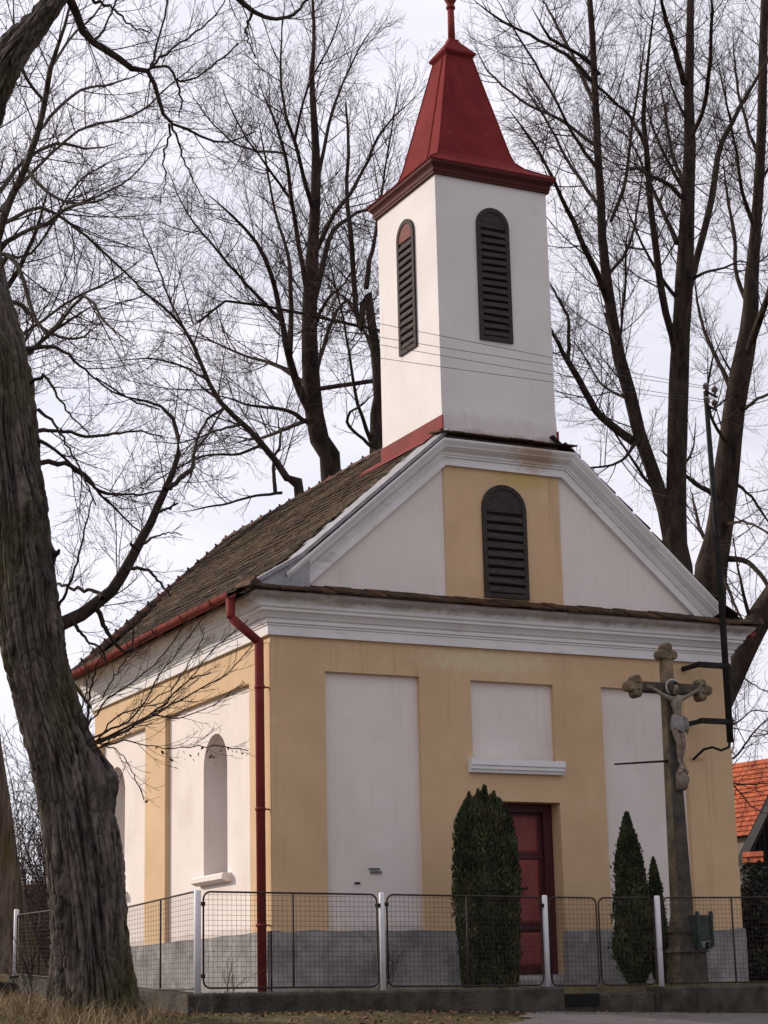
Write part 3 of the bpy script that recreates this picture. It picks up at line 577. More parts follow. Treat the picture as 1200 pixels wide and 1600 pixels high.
# figure: one continuous skinned body
def skinned(name, verts, edges, radii, m, parent, sub=2):
    off = root_loc(parent); me = bpy.data.meshes.new(name); me.from_pydata([(x-off.x, y-off.y, z-off.z) for x, y, z in verts], edges, [])
    o = bpy.data.objects.new(name, me); COL.objects.link(o); o.modifiers.new('skin', 'SKIN'); ss = o.modifiers.new('sub', 'SUBSURF'); ss.levels = sub; ss.render_levels = sub
    for i, r in enumerate(radii): me.skin_vertices[0].data[i].radius = r if hasattr(r, '__len__') else (r, r)
    me.skin_vertices[0].data[0].use_root = True
    dg = bpy.context.evaluated_depsgraph_get(); nm = bpy.data.meshes.new_from_object(o.evaluated_get(dg)); bpy.data.objects.remove(o)
    nm.name = name; nm.materials.clear(); nm.materials.append(M[m]); nm.polygons.foreach_set('use_smooth', [True]*len(nm.polygons))
    o = bpy.data.objects.new(name, nm); return link(o, parent)
fx, fy = 4.49, -1.315
Vn = [(fx+.01, fy, 2.985), (fx+.015, fy-.012, 3.06), (fx+.005, fy-.022, 3.15), (fx, fy-.018, 3.225), (fx-.004, fy-.02, 3.275), (fx-.016, fy-.042, 3.315), (fx-.026, fy-.058, 3.36), (fx-.028, fy-.054, 3.405)]
Rn = [(.062, .05), (.050, .040), (.068, .046), (.060, .040), (.026, .026), (.036, .036), (.042, .044), (.032, .034)]
En = [(i, i+1) for i in range(7)]
def chain(start, pts, rs):
    p = start
    for v, r in zip(pts, rs): Vn.append(v); Rn.append(r); En.append((p, len(Vn)-1)); p = len(Vn)-1
    return p
for s in (-1, 1):
    sh_ = chain(3, [(fx+s*.085, fy-.015, 3.252), (fx+s*.17, fy-.012, 3.285), (fx+s*.185, fy-.012, 3.292), (fx+s*.28, fy-.006, 3.345), (fx+s*.315, fy-.004, 3.362), (fx+s*.345, fy-.006, 3.372)], [.033, .026, .025, .020, .015, .018])
    for k, (dz, l) in enumerate(((.020, .036), (.008, .044), (-.004, .042), (-.016, .034))):
        chain(sh_, [(fx+s*(.360), fy-.010, 3.374+dz*.7), (fx+s*(.360+l*.5), fy-.020, 3.378+dz), (fx+s*(.360+l*.75), fy-.032, 3.374+dz)], [.0062, .0058, .0048])
    chain(sh_, [(fx+s*.345, fy-.020, 3.392), (fx+s*.36, fy-.032, 3.402)], [.0064, .005])
for s, kx, fz in ((-1, -.024, 2.50), (1, .030, 2.515)):
    chain(0, [(fx+s*.042+.008, fy-.005, 2.93), (fx+s*.036+.008, fy-.030, 2.83), (fx+.010+s*.030, fy-.060, 2.735), (fx+.012+s*.026, fy-.045, 2.65), (fx+.014+s*.018, fy-.022, 2.555), (fx+.016+s*.018, fy-.030, 2.515), (fx+.018+s*.020, fy-.062, 2.470), (fx+.018+s*.022, fy-.070, 2.452)], [.046, .043, .035, .031, .019, .019, (.018, .014), (.014, .010)])
chain(6, [(fx-.030, fy-.100, 3.362), (fx-.031, fy-.112, 3.354)], [.010, .007])      # nose
figure = skinned('figure', Vn, En, Rn, 'statue', cr)
b = MB()   # hair and beard
for k in range(26):
    a = math.pi*(k/25)*1.25-.4; r = .046
    b.tube([(fx-.027+.01*math.cos(a), fy-.045, 3.448), (fx-.027+r*math.cos(a), fy-.05+.03*math.sin(a)*1.2, 3.415), (fx-.027+r*1.1*math.cos(a), fy-.045+.03*math.sin(a), 3.36), (fx-.022+r*1.05*math.cos(a), fy-.035+.025*math.sin(a), 3.30)], [.006, .016, .014, .006], 6)
for k in range(7): b.tube([(fx-.05+.007*k, fy-.092, 3.332), (fx-.042+.005*k, fy-.098, 3.295)], [.010, .004], 6)
b.build('hair', 'hair', figure, smooth=True)
b = MB(); pts = [(fx-.02+.085*math.cos(a), fy+.005, 3.385+.085*math.sin(a)) for a in [2*math.pi*i/28 for i in range(29)]]; b.tube(pts, .012, 8); b.build('halo', 'halo', cr, smooth=True)
b = MB(); rs = []
for z, rx, ry in ((3.045, .068, .058), (3.03, .076, .066), (2.99, .082, .070), (2.93, .088, .070), (2.89, .086, .072), (2.875, .080, .066)):
    rs.append([(fx+.01+rx*math.cos(a)*(1+.05*math.sin(9*a+z*20)), fy-.012+ry*math.sin(a)*(1+.06*math.sin(7*a-z*30)), z+.018*math.sin(a*2+1)) for a in [2*math.pi*i/30 for i in range(30)]])
b.rings(rs)
for dx, z1 in ((.095, 2.86), (.115, 2.84), (.13, 2.88), (.082, 2.90)): b.tube([(fx+.07, fy-.04, 3.035), (fx+.10, fy-.055, 3.02), (fx+dx, fy-.04, 2.95), (fx+dx+.012, fy-.03, z1)], [.020, .024, .020, .006], 7)
b.build('loincloth', 'cloth', figure, smooth=True)
b = MB(); b.tube([(4.44, -1.22, 2.545), (3.70, -1.20, 2.485)], [.013, .010], 6); b.tube([(4.42, -1.22, 2.545), (4.38, -1.22, 2.54)], .02, 6); b.build('lamp_arm', 'steel', cr)
b = MB()   # verdigris box hung on the front of the pedestal
b.hexa([(4.525, -1.46, .52), (4.705, -1.46, .52), (4.705, -1.33, .52), (4.525, -1.33, .52)], [(4.49, -1.47, .80), (4.735, -1.47, .80), (4.735, -1.32, .80), (4.49, -1.32, .80)])
for x in (4.505, 4.69): b.hexa([(x+.01, -1.485, .46), (x+.03, -1.485, .46), (x+.03, -1.45, .46), (x+.01, -1.45, .46)], [(x-.015, -1.50, .84), (x+.015, -1.50, .84), (x+.015, -1.465, .84), (x-.015, -1.465, .84)])
for x in (4.54, 4.69): b.tube([(x, -1.45, .47), (x, -1.39, .47)], .038, 12)
b.build('metal_flower_box', 'verdigris', cr)

# ------------------------------------------------------------------ fence
fence = thing('wire_fence', 'low wire mesh fence with white posts around the chapel yard', 'fence', (-1.71, -2.2, 0))
def post(x, y, z0, z1, th=.030, parent=None):
    b = MB(); b.tube([(x, y, z0-.03), (x, y, z1-.01), (x, y, z1)], [th, th, th*.8], 14); o = b.build('post', 'postwhite', parent or fence, smooth=True)
    return o
def fpanel(parent, A, B, za, zb, zta, ztb, bars=(), r=.07, name='mesh_panel', kink=None):
    """frame of bent tube between A and B (xy), bottoms za/zb, tops zta/ztb"""
    A, B = Vector(A), Vector(B); L_ = (B-A).length; P = lambda s, t: (A.x+(B.x-A.x)*s/L_, A.y+(B.y-A.y)*s/L_, (za+(zb-za)*s/L_)*(1-t)+(zta+(ztb-zta)*s/L_)*t + ((kink*max(0, s/L_-.62)/.38) if kink else 0))
    H = ((zta-za)+(ztb-zb))/2; ry_ = r/H; b = MB(); loop = []
    for (cx, cy, a0) in ((r, ry_, 180), (L_-r, ry_, 270), (L_-r, 1-ry_, 0), (r, 1-ry_, 90)):
        for k in range(5): a = R_(a0+90*k/4); loop.append(P(cx+r*math.cos(a), cy+ry_*math.sin(a)))
    # densify straight tops when there is a kink
    b.tube(loop+[loop[0]], .0095, 7)
    for s in bars: b.tube([P(s, 0), P(s, 1)], .0095, 7)
    fr = b.build(name, 'rust', parent, smooth=True)
    m = MB(); s = .05
    while s < L_-.02:
        m.tube([P(s, .01), P(s, .99)], 0.0016, 4, cap=False); s += .048
    z = .05
    while z < H-.02:
        m.tube([P(.012, z/H), P(L_*.62, z/H), P(L_-.012, z/H)], 0.0016, 4, cap=False); z += .048
    m.build('wire_mesh', 'rust', fr)
FY = -2.2; PX = [-1.71, .24, 2.115, 3.50]
post(PX[0], FY, .06, 1.0, .034); post(PX[1], FY, .04, .985, .028); post(PX[2], FY, .03, .965, .028)
post(-1.71, -.10, .08, .99, .026); post(-1.73, 1.85, .2, 1.14, .028); post(-1.75, 3.78, .29, 1.13, .030)
fpanel(fence, (PX[0]+.06, FY), (PX[1]-.055, FY), .09, .075, .985, .965, (.93,)); fpanel(fence, (PX[1]+.055, FY), (PX[2]-.05, FY), .075, .06, .965, .945, (.90,))
fpanel(fence, (3.56, FY), (5.45, FY), .06, .05, .945, .955, (.90,)); post(5.52, FY, .0, .99); fpanel(fence, (5.58, FY), (7.5, FY), .05, .05, .95, .95, (.95,)); post(7.56, FY, .0, .99); fpanel(fence, (7.62, FY), (9.5, FY), .05, .05, .95, .95, (.95,)); post(9.56, FY, .0, .99)
fpanel(fence, (-1.71, FY+.07), (-1.71, -.15), .08, .115, .99, .945, (.95,), .05, kink=None)
fpanel(fence, (-1.71, -.04), (-1.73, 1.80), .14, .26, .94, 1.05, (.95,), .05); fpanel(fence, (-1.73, 1.90), (-1.75, 3.73), .27, .36, 1.04, 1.06, (.95,), .05)
for x in (PX[0]+.048, PX[1]-.042, PX[1]+.042):
    pass
for x, z in ((PX[0]+.05, .87), (PX[0]+.05, .20), (PX[1]-.045, .86), (PX[1]+.045, .87), (PX[2]-.04, .86)):
    b = MB(); b.box(x-.022, x+.022, FY-.02, FY+.02, z-.018, z+.018); b.build('clamp', 'steel', fence)
b = MB(); b.tube([(-1.76, 3.78, .26), (-1.76, 3.78, .34)], .05, 10); b.build('post_shoe', 'steel', fence)
gate = thing('garden_gate', 'two leaf wire mesh gate hung between white posts in front of the door', 'gate', (2.8, FY, 0))
post(3.50, FY, .04, .965, .031, gate)
fpanel(gate, (PX[2]+.05, FY), (2.735, FY), .055, .05, .945, .94, (), .06, 'gate_leaf'); fpanel(gate, (2.765, FY), (3.445, FY), .05, .05, .94, .945, (), .07, 'gate_leaf')
# low concrete wall
wall = thing('boundary_wall', 'low mossy concrete wall carrying the wire fence along the road', 'wall', (0, FY, 0))
def rough_block(b, x0, x1, y0, y1, z0, z1, res=.05, amp=.012):
    nx, nz = max(2, int((x1-x0)/res)), 6
    prof = [(y0-.01, z0), (y0-.004, z0+(z1-z0)*.3), (y0, z0+(z1-z0)*.6), (y0, z1-.02), (y0+.015, z1), (y0+.06, z1+.004), ((y0+y1)/2, z1+.006), (y1-.06, z1+.004), (y1-.015, z1), (y1, z1-.02), (y1, z0)]
    rs = []
    for i in range(nx+1):
        x = x0+(x1-x0)*i/nx
        rs.append([(x, y+amp*mnoise.noise((x*7, z*7, y*3)), z+amp*.8*mnoise.noise((x*5, y*9, z))) for y, z in prof])
    b.rings(rs)
b = MB(); rough_block(b, -1.86, 2.22, FY-.14, FY+.14, -.55, .035); rough_block(b, 3.40, 12, FY-.14, FY+.14, -.6, .02); b.build('wall_section', 'concrete', wall)
b = MB(); rough_block(b, 2.225, 3.395, FY-.02, FY+.16, -.6, -.03); b.build('threshold', 'concrete', wall)
b = MB(); b.box(2.235, 2.70, FY-.045, FY-.022, -.15, -.032); b.build('dark_recess_plate', 'dark', wall)  # flat black plate: the shade of a recessed step put into colour
b = MB()
rs_ = []
for i in range(9):
    y = FY+.15+(5.9)*i/8; z = .04+.28*i/8; rs_.append([(-1.83+.012*math.sin(i*3), y, -.3), (-1.83+.01*math.sin(i*5), y, z), (-1.60, y, z+.01), (-1.60, y, -.3)])
b.rings(rs_); b.build('wall_section', 'concrete', wall)
b = MB(); rough_block(b, -2.02, -1.50, 3.5, 4.0, -.1, .27, .04, .03); o = b.build('concrete_block', 'concrete'); tag(o, 'pale concrete block under the far left white fence post', 'block')

# ------------------------------------------------------------------ conifers
def conifer(name, label, cx, cy, z0, lobes, n, spray=(.10, .026), slim=False):
    """lobes: (dx, dy, height, radius, shape)"""
    t = thing(name, label, 'conifer', (cx, cy, z0), 'clipped conifers by the chapel front')
    prof = lambda h, top: (np.clip(h/.16, 0, 1)**.6)*(1-np.clip((h-.42)/.58, 0, 1)**1.7)**.8*(1-.0*h)+.03
    if not slim: prof = lambda h, top: (.55+.45*np.clip(h/.38, 0, 1))*np.clip(h/.02, 0, 1)**.5*(1-np.clip((h-.80)/.20, 0, 1)**2.2)**.75+.02
    tot = sum(l[2]*l[3] for l in lobes); C = []; O = []
    for dx, dy, hh, rr in lobes:
        k = int(n*hh*rr/tot); h = RNG.random(k)**.9; a = RNG.random(k)*2*np.pi
        nz_ = np.array([mnoise.noise((math.cos(q)*2.2+dx*9, math.sin(q)*2.2+dy*7, g*hh*3.2)) for q, g in zip(a, h)])
        rad = rr*prof(h, 1)*(1+.38*nz_)*(1-.35*RNG.random(k)**2)*(1+.25*(RNG.random(k) > .93))
        C.append(np.stack([cx+dx+rad*np.cos(a), cy+dy+rad*np.sin(a), z0+.03+h*hh], 1)); O.append(np.stack([np.cos(a), np.sin(a), np.zeros(k)], 1))
    C = np.concatenate(C); O = np.concatenate(O); k = len(C)
    d = O*(.15+.35*RNG.random((k, 1)))+np.array([0, 0, 1.])+RNG.normal(0, .20, (k, 3)); d /= np.linalg.norm(d, axis=1, keepdims=True)
    s = np.cross(d, RNG.normal(0, 1, (k, 3))); s /= np.linalg.norm(s, axis=1, keepdims=True)
    l = spray[0]*(.5+.9*RNG.random((k, 1))); w_ = spray[1]*(.6+.8*RNG.random((k, 1)))
    V = np.stack([C-d*l*.4, C+s*w_, C+d*l*.6, C-s*w_], 1).reshape(-1, 3); F = np.arange(4*k).reshape(k, 4)
    cl = np.array([mnoise.noise(tuple(p*5.5)) for p in C]); tint = np.clip(.95+.75*cl+RNG.normal(0, .16, k), .35, 1.9)
    o = np_mesh('foliage', V, F, 'thuja', t, np.stack([tint*1.0, tint, tint*.9], 1))
    b = MB()
    for dx, dy, hh, rr in lobes:
        b.rings([[(cx+dx+rr*.70*float(prof(np.array(h), 1))*math.cos(a), cy+dy+rr*.70*float(prof(np.array(h), 1))*math.sin(a), z0+h*hh*.96) for a in [2*math.pi*i/12 for i in range(12)]] for h in (.02, .08, .2, .35, .5, .65, .8, .9, .98)])
    b.build('inner_growth', 'thujawood', t, smooth=True)
    b = MB(); b.tube([(cx, cy, z0-.1), (cx, cy, z0+.3)], .04, 8); b.build('trunk', 'thujawood', t)
conifer('conifer_bush', 'broad dark columnar conifer with several tips half hiding the chapel door', 2.065, -1.05, .0, [(-.01, .03, 2.11, .17), (-.20, -.02, 2.03, .13), (-.14, -.10, 2.05, .12), (.13, -.10, 2.03, .15), (.21, .02, 1.93, .14), (.10, .12, 2.0, .15), (.04, -.15, 2.07, .12), (-.07, -.16, 1.95, .13), (.17, -.14, 1.80, .12), (-.18, .1, 1.96, .13), (.26, -.06, 1.75, .10), (-.22, -.08, 1.75, .10), (-.02, -.08, 2.17, .06), (-.20, -.06, 2.10, .045), (-.12, -.12, 2.12, .04), (.09, -.10, 2.10, .05), (.17, -.08, 2.02, .05)], 74000, (.050, .0105))
conifer('conifer_bush', 'slim pointed conifer in front of the right white wall panel', 3.925, -1.05, .0, [(0, 0, 1.92, .185), (-.06, -.05, 1.66, .14), (.07, .02, 1.72, .15)], 26000, (.048, .011), True)
conifer('conifer_bush', 'smallest narrow conifer squeezed between the slim conifer and the stone cross', 4.30, -.98, .0, [(0, 0, 1.43, .10), (.02, -.03, 1.2, .08)], 9000, (.042, .010), True)
# ------------------------------------------------------------------ trees
def resample(pts, rad, K):
    """Catmull-Rom through pts, K points evenly by length"""
    P = np.asarray(pts, float); n = len(P); Q = np.vstack([2*P[0]-P[1], P, 2*P[-1]-P[-2]]); R = np.asarray(rad, float); out, ro = [], []
    for i in range(n-1):
        p0, p1, p2, p3 = Q[i:i+4]; m = 8
        for k in range(m):
            t = k/m; out.append(.5*((2*p1)+(-p0+p2)*t+(2*p0-5*p1+4*p2-p3)*t*t+(-p0+3*p1-3*p2+p3)*t**3)); ro.append(R[i]+(R[i+1]-R[i])*t)
    out.append(P[-1]); ro.append(R[-1]); out = np.array(out); ro = np.array(ro)
    s = np.r_[0, np.cumsum(np.linalg.norm(np.diff(out, axis=0), axis=1))]; u = np.linspace(0, s[-1], K)
    return np.stack([np.interp(u, s, out[:, i]) for i in range(3)], 1), np.interp(u, s, ro)
def pix(poly, D, D1=None):
    """polyline of (px, py, width in px) at depth D..D1 -> world points, radii"""
    n = len(poly); d = np.linspace(D, D if D1 is None else D1, n)
    return [at(p[0], p[1], q) for p, q in zip(poly, d)], [max(.004, p[2]*.5*q/FPX) for p, q in zip(poly, d)]
def grow(P, R, rng, spacing, t0, t1, ang, lenf, lcap, K, rmax, up, wander, rfrac=.55, rtip=.25, lmin=.1):
    n, Kp, _ = P.shape
    seg = np.linalg.norm(np.diff(P, axis=1), axis=2); Ln = seg.sum(1)
    cnt = np.maximum(1, np.floor(Ln*(t1-t0)/spacing+rng.random(n))).astype(int)
    pi = np.repeat(np.arange(n), cnt); N = len(pi); j = np.concatenate([np.arange(c) for c in cnt])
    t = t0+(t1-t0)*(j+rng.random(N))/cnt[pi]
    x = t*(Kp-1); i0 = np.minimum(x.astype(int), Kp-2); f = (x-i0)[:, None]
    pos = P[pi, i0]*(1-f)+P[pi, i0+1]*f; tan = P[pi, i0+1]-P[pi, i0]; tan /= np.linalg.norm(tan, axis=1, keepdims=True)+1e-9
    rp = R[pi, i0]*(1-f[:, 0])+R[pi, i0+1]*f[:, 0]
    v = rng.normal(0, 1, (N, 3)); v -= (v*tan).sum(1, keepdims=True)*tan; v /= np.linalg.norm(v, axis=1, keepdims=True)+1e-9
    a = ang*(.7+.6*rng.random(N))[:, None]; d = np.cos(a)*tan+np.sin(a)*v
    L_ = np.clip(np.minimum(Ln[pi]*lenf, lcap)*(1-.62*t)*(.45+.85*rng.random(N)), lmin, None)
    r0 = np.minimum(rp*rfrac, rmax*(.6+.4*np.minimum(1, L_/lcap)*1.6)); out = np.empty((N, K, 3)); out[:, 0] = pos; st = (L_/(K-1))[:, None]
    for k in range(1, K):
        out[:, k] = out[:, k-1]+d*st
        d = d+rng.normal(0, wander, (N, 3))+np.array([0, 0, up]); d /= np.linalg.norm(d, axis=1, keepdims=True)
    rr = r0[:, None]*np.linspace(1, rtip, K)[None]
    return out, rr
def tree(name, label, cat, trunk, limbs, D, rng, group=None, levels=None, auto=10, autolen=4, tipr=.0024, base=True, trunk_sides=20, extra=(), spac=(.225, .145, .088), bark='bark2', up=.10, trunkmesh=True, lens=(.6, 2.3, 1.15, .55)):
    tp, tr = pix(trunk, D) if not isinstance(trunk, tuple) else trunk
    tp = [np.array(p) for p in tp]
    g = float(gz(tp[0][0], tp[0][1])); b0 = tp[0].copy(); b0[2] = g
    t = thing(name, label, cat, tuple(b0), group)
    if base and tp[0][2] > g-.1: tp = [np.array([tp[0][0], tp[0][1], g-.3]), ]+tp[0 if tp[0][2] > g+.5 else 1:]; tr = [tr[0]*1.25]+list(tr[0 if len(tp) == len(tr)+1 else 1:])
    TP, TR = resample(tp, tr, 40)
    if trunkmesh:
        nz = np.array([mnoise.noise(tuple(p*1.1)) for p in TP]); V, F = tubes(TP[None]+0, (TR*(1+.08*nz))[None], trunk_sides)
        np_mesh('trunk', V, F, bark, t, smooth=True)
    LP, LR = [], []
    for l in limbs:
        d1 = None
        if isinstance(l, tuple): l, d1 = l[0], l[1]
        p, r = pix(l, D, D if d1 is None else d1); r = list(r); r[-1] = min(r[-1], .006); p, r = resample(p, r, 16); p[1:-1] += rng.normal(0, .007, (14, 3))*D/35; r = r*.84
        LP.append(p); LR.append(r); V, F = tubes(p[None], r[None], 10); np_mesh('limb', V, F, bark, t, smooth=True)
    if auto:
        A, AR = grow(TP[None], TR[None], rng, max(.2, .8*np.linalg.norm(np.diff(TP, axis=0), axis=1).sum()/auto), .42, .98, R_(46), 9, autolen, 16, .04, up*.8, .035, .5, rtip=.12)
        LP += list(A); LR += list(AR); V, F = tubes(A, AR, 6)
        for k in range(len(A)): V, F = tubes(A[k:k+1], AR[k:k+1], 7); np_mesh('limb', V, F, bark, t, smooth=True)
    LP, LR = np.array(LP), np.array(LR)
    TT, TRr = (np.concatenate([LP, TP[None, 24:40]]), np.concatenate([LR, TR[None, 24:40]])) if trunkmesh else (LP, LR)
    l2, r2 = grow(TT, TRr, rng, spac[0], .2, .99, R_(48), lens[0], lens[1], 12, .0125, up*.8, .036, rtip=.15)
    l2b, r2b = LP[:, ::1], LR
    l3, r3 = grow(l2, r2, rng, spac[1], .16, .98, R_(45), .6, lens[2], 8, .0058, up*.9, .045, .6)
    l4, r4 = grow(l3, r3, rng, spac[2], .10, .98, R_(42), .65, lens[3], 5, .0036, up, .06, .75, .5)
    r3 = np.maximum(r3, tipr*1.15); r4 = np.maximum(r4, tipr); r2 = np.maximum(r2, tipr*1.4)
    V, F = join([tubes(l2, r2, 5), tubes(l3, r3, 4), tubes(l4, r4, 3)])
    o = np_mesh('twig_crown', V, F, 'twig', t); o['kind'] = 'stuff'
    return t, len(F)
rg = lambda s: np.random.default_rng(s)
GRP = 'bare trees behind the chapel'; NF = []
# middle tree
NF.append(tree('bare_tree', 'bare many limbed tree rising behind the chapel roof left of the tower', 'tree',
    [(522, 1400, 40), (518, 760, 33), (500, 690, 31), (489, 630, 29), (484, 545, 26), (484, 480, 24), (488, 400, 20), (492, 330, 17), (494, 260, 14), (491, 190, 11), (487, 120, 8), (491, 60, 6), (488, -10, 4)],
    [([(495, 660, 20), (470, 612, 16), (452, 560, 14), (440, 500, 11), (425, 430, 9), (400, 380, 7), (360, 335, 5), (320, 300, 3)], 38),
     ([(452, 562, 12), (455, 480, 9), (450, 400, 7), (430, 330, 5), (415, 250, 4), (400, 170, 3)], 43), ([(484, 482, 12), (470, 400, 9), (455, 310, 8), (445, 240, 6), (425, 180, 5), (405, 130, 3)], 38),
     ([(488, 485, 13), (505, 412, 11), (517, 365, 9), (545, 340, 7), (585, 322, 5), (640, 300, 3)], 43), ([(490, 400, 11), (520, 340, 8), (560, 280, 6), (600, 200, 4), (650, 150, 2)], 37),
     ([(493, 292, 9), (505, 240, 7), (515, 190, 6), (535, 130, 4), (560, 80, 3), (590, 30, 2)], 42), ([(490, 332, 10), (475, 280, 8), (460, 220, 7), (440, 150, 5), (440, 60, 3), (446, -10, 2)], 38),
     ([(487, 622, 11), (500, 560, 8), (520, 500, 7), (545, 470, 5), (575, 520, 3)], 44), ([(482, 660, 10), (445, 640, 7), (400, 635, 5), (355, 622, 3), (300, 600, 2)], 37), ([(484, 655, 9), (440, 672, 7), (400, 685, 5), (350, 680, 3)], 43),
     ([(478, 600, 9), (430, 570, 7), (380, 555, 5), (320, 530, 3), (270, 520, 2)], 44), ([(470, 612, 9), (720, 560, 7), (360, 470, 5), (310, 520, 3), (270, 390, 2)], 37), ([(440, 500, 8), (390, 450, 6), (330, 380, 4), (290, 330, 3), (260, 260, 2)], 36),
     ([(486, 520, 9), (510, 470, 6), (540, 440, 4), (560, 400, 3)], 36), ([(455, 310, 6), (410, 250, 4), (370, 190, 3), (340, 120, 2)], 36), ([(460, 222, 6), (480, 140, 4), (520, 60, 3), (540, -10, 2)], 37), ([(445, 240, 5), (380, 230, 4), (330, 190, 3), (290, 130, 2)], 42)],
    40, rg(1), GRP, auto=0, up=.085))
NF.append(tree('bare_tree', 'forked bare tree close beside the left edge of the tower', 'tree',
    [(590, 1400, 36), (589, 700, 24), (593, 625, 19), (588, 560, 17), (580, 500, 14), (572, 448, 13), (560, 520, 9), (548, 365, 8), (541, 300, 6), (545, 230, 5), (540, 160, 3)],
    [([(572, 450, 10), (578, 410, 9), (585, 380, 7), (590, 340, 6), (600, 280, 4), (612, 200, 3), (625, 130, 2)], 38), ([(580, 690, 9), (565, 650, 7), (553, 600, 6), (545, 550, 5), (535, 490, 4), (520, 430, 3), (505, 370, 2)], 34), ([(590, 705, 8), (560, 680, 6), (543, 662, 6), (545, 645, 5), (565, 632, 4), (590, 610, 3)], 35), ([(588, 560, 8), (560, 500, 6), (530, 460, 4), (500, 520, 3)], 38)],
    36, rg(2), GRP, auto=0, up=.085))
NF.append(tree('bare_tree', 'slender bare tree with one long limb leaning left over the chapel roof', 'tree',
    [(480, 1300, 24), (470, 800, 17), (455, 760, 13), (435, 726, 11), (410, 695, 10), (380, 662, 9), (350, 636, 8), (325, 595, 7), (305, 545, 6), (285, 510, 5), (250, 475, 4), (215, 450, 3)],
    [([(350, 638, 6), (320, 660, 5), (303, 705, 5), (300, 740, 3), (285, 770, 2)], 31), ([(430, 770, 8), (428, 720, 6), (438, 690, 5), (432, 640, 3)], 34), ([(380, 662, 6), (340, 672, 4), (290, 690, 3), (230, 690, 2)], 31), ([(325, 595, 5), (280, 570, 4), (230, 560, 3), (180, 565, 2)], 31), ([(305, 545, 5), (270, 480, 4), (240, 400, 3), (215, 340, 2)], 35), ([(410, 695, 6), (370, 710, 5), (320, 712, 4), (270, 735, 3), (230, 760, 2)], 33), ([(440, 770, 6), (400, 775, 5), (340, 790, 4), (280, 800, 3)], 32)],
    33, rg(3), GRP, auto=5, autolen=2.6, up=.06))
# right pair
NF.append(tree('bare_tree', 'tall bare tree right of the tower with two straight stems from one trunk', 'tree',
    [(1062, 1400, 60), (1060, 920, 47), (1054, 860, 43), (1056, 790, 33), (1058, 700, 31), (1060, 620, 31), (1063, 540, 30), (1068, 460, 28), (1072, 380, 25), (1075, 300, 21), (1078, 220, 18), (1076, 150, 15), (1078, 80, 13), (1079, 0, 11), (1082, -60, 9)],
    [[(1052, 860, 34), (1040, 800, 30), (1020, 740, 27), (1000, 680, 26), (985, 620, 26), (968, 560, 25), (955, 500, 22), (948, 440, 20), (942, 380, 17), (938, 320, 16), (936, 270, 15), (933, 200, 14), (928, 120, 13), (925, 60, 12), (921, -10, 11), (918, -70, 9)],
     ([(990, 690, 18), (965, 672, 16), (940, 652, 14), (918, 620, 13), (898, 580, 12), (880, 550, 9), (866, 525, 7), (850, 490, 5)], 36), ([(888, 562, 8), (889, 528, 7), (887, 495, 6), (872, 465, 5), (858, 440, 4)], 39),
     ([(950, 470, 15), (934, 430, 13), (915, 390, 11), (898, 350, 10), (880, 315, 8), (860, 272, 6), (838, 230, 5), (815, 200, 4), (790, 165, 3)], 34), ([(930, 165, 8), (905, 110, 7), (880, 60, 6), (860, 20, 5), (840, -10, 4)], 42), ([(935, 115, 9), (905, 85, 7), (860, 60, 6), (830, 10, 4)], 36),
     ([(1057, 560, 15), (1046, 510, 14), (1034, 460, 14), (1026, 400, 13), (1018, 330, 12), (1012, 270, 11), (1008, 220, 10), (1005, 165, 8), (1010, 110, 6), (1018, 50, 5), (1026, -10, 4)], 36), ([(1010, 235, 8), (995, 200, 7), (983, 180, 6), (960, 160, 5), (938, 138, 5), (905, 105, 3)], 34),
     ([(1075, 460, 13), (1090, 402, 13), (1105, 342, 13), (1115, 290, 12), (1122, 240, 11), (1140, 200, 9), (1165, 150, 7), (1195, 100, 5), (1230, 40, 4)], 41), ([(1080, 215, 10), (1095, 182, 8), (1105, 140, 8), (1110, 80, 7), (1112, 20, 6), (1114, -40, 4)], 35),
     ([(1082, 435, 7), (1105, 424, 5), (1135, 417, 4), (1170, 413, 3), (1200, 520, 2)], 36), ([(1064, 308, 9), (1045, 288, 8), (1020, 276, 6), (990, 262, 5), (960, 268, 3)], 34), ([(1058, 380, 10), (1040, 340, 8), (1022, 300, 7), (1008, 268, 5), (985, 220, 4), (955, 190, 3)], 41),
     ([(1068, 130, 12), (1055, 80, 10), (1038, 20, 8), (1024, -40, 6)], 35), ([(942, 330, 9), (920, 300, 7), (890, 255, 6), (860, 200, 5), (830, 150, 4), (800, 120, 2)], 42), ([(948, 430, 8), (975, 400, 6), (990, 360, 5), (1000, 300, 4), (1005, 250, 3)], 43), ([(955, 345, 7), (975, 290, 7), (985, 220, 6), (1000, 120, 4), (1010, 40, 3)], 43),
     ([(948, 490, 8), (965, 540, 4), (975, 470, 5), (978, 400, 4), (985, 340, 3)], 35), ([(935, 265, 8), (905, 225, 6), (870, 160, 5), (830, 90, 4), (800, 40, 3), (770, -10, 2)], 35), ([(1075, 300, 9), (1050, 240, 7), (1040, 180, 5), (1030, 120, 4)], 42), ([(1000, 685, 8), (970, 720, 5), (930, 730, 4), (890, 720, 3)], 35), ([(985, 625, 7), (940, 600, 4), (905, 545, 3), (880, 520, 2)], 42), ([(928, 130, 9), (890, 90, 7), (830, 55, 6), (780, 30, 5), (735, -5, 3)], 37), ([(934, 230, 8), (880, 190, 6), (820, 160, 5), (770, 120, 4), (740, 70, 3)], 40)],
    38, rg(4), GRP, auto=10, autolen=3.6, up=.085))
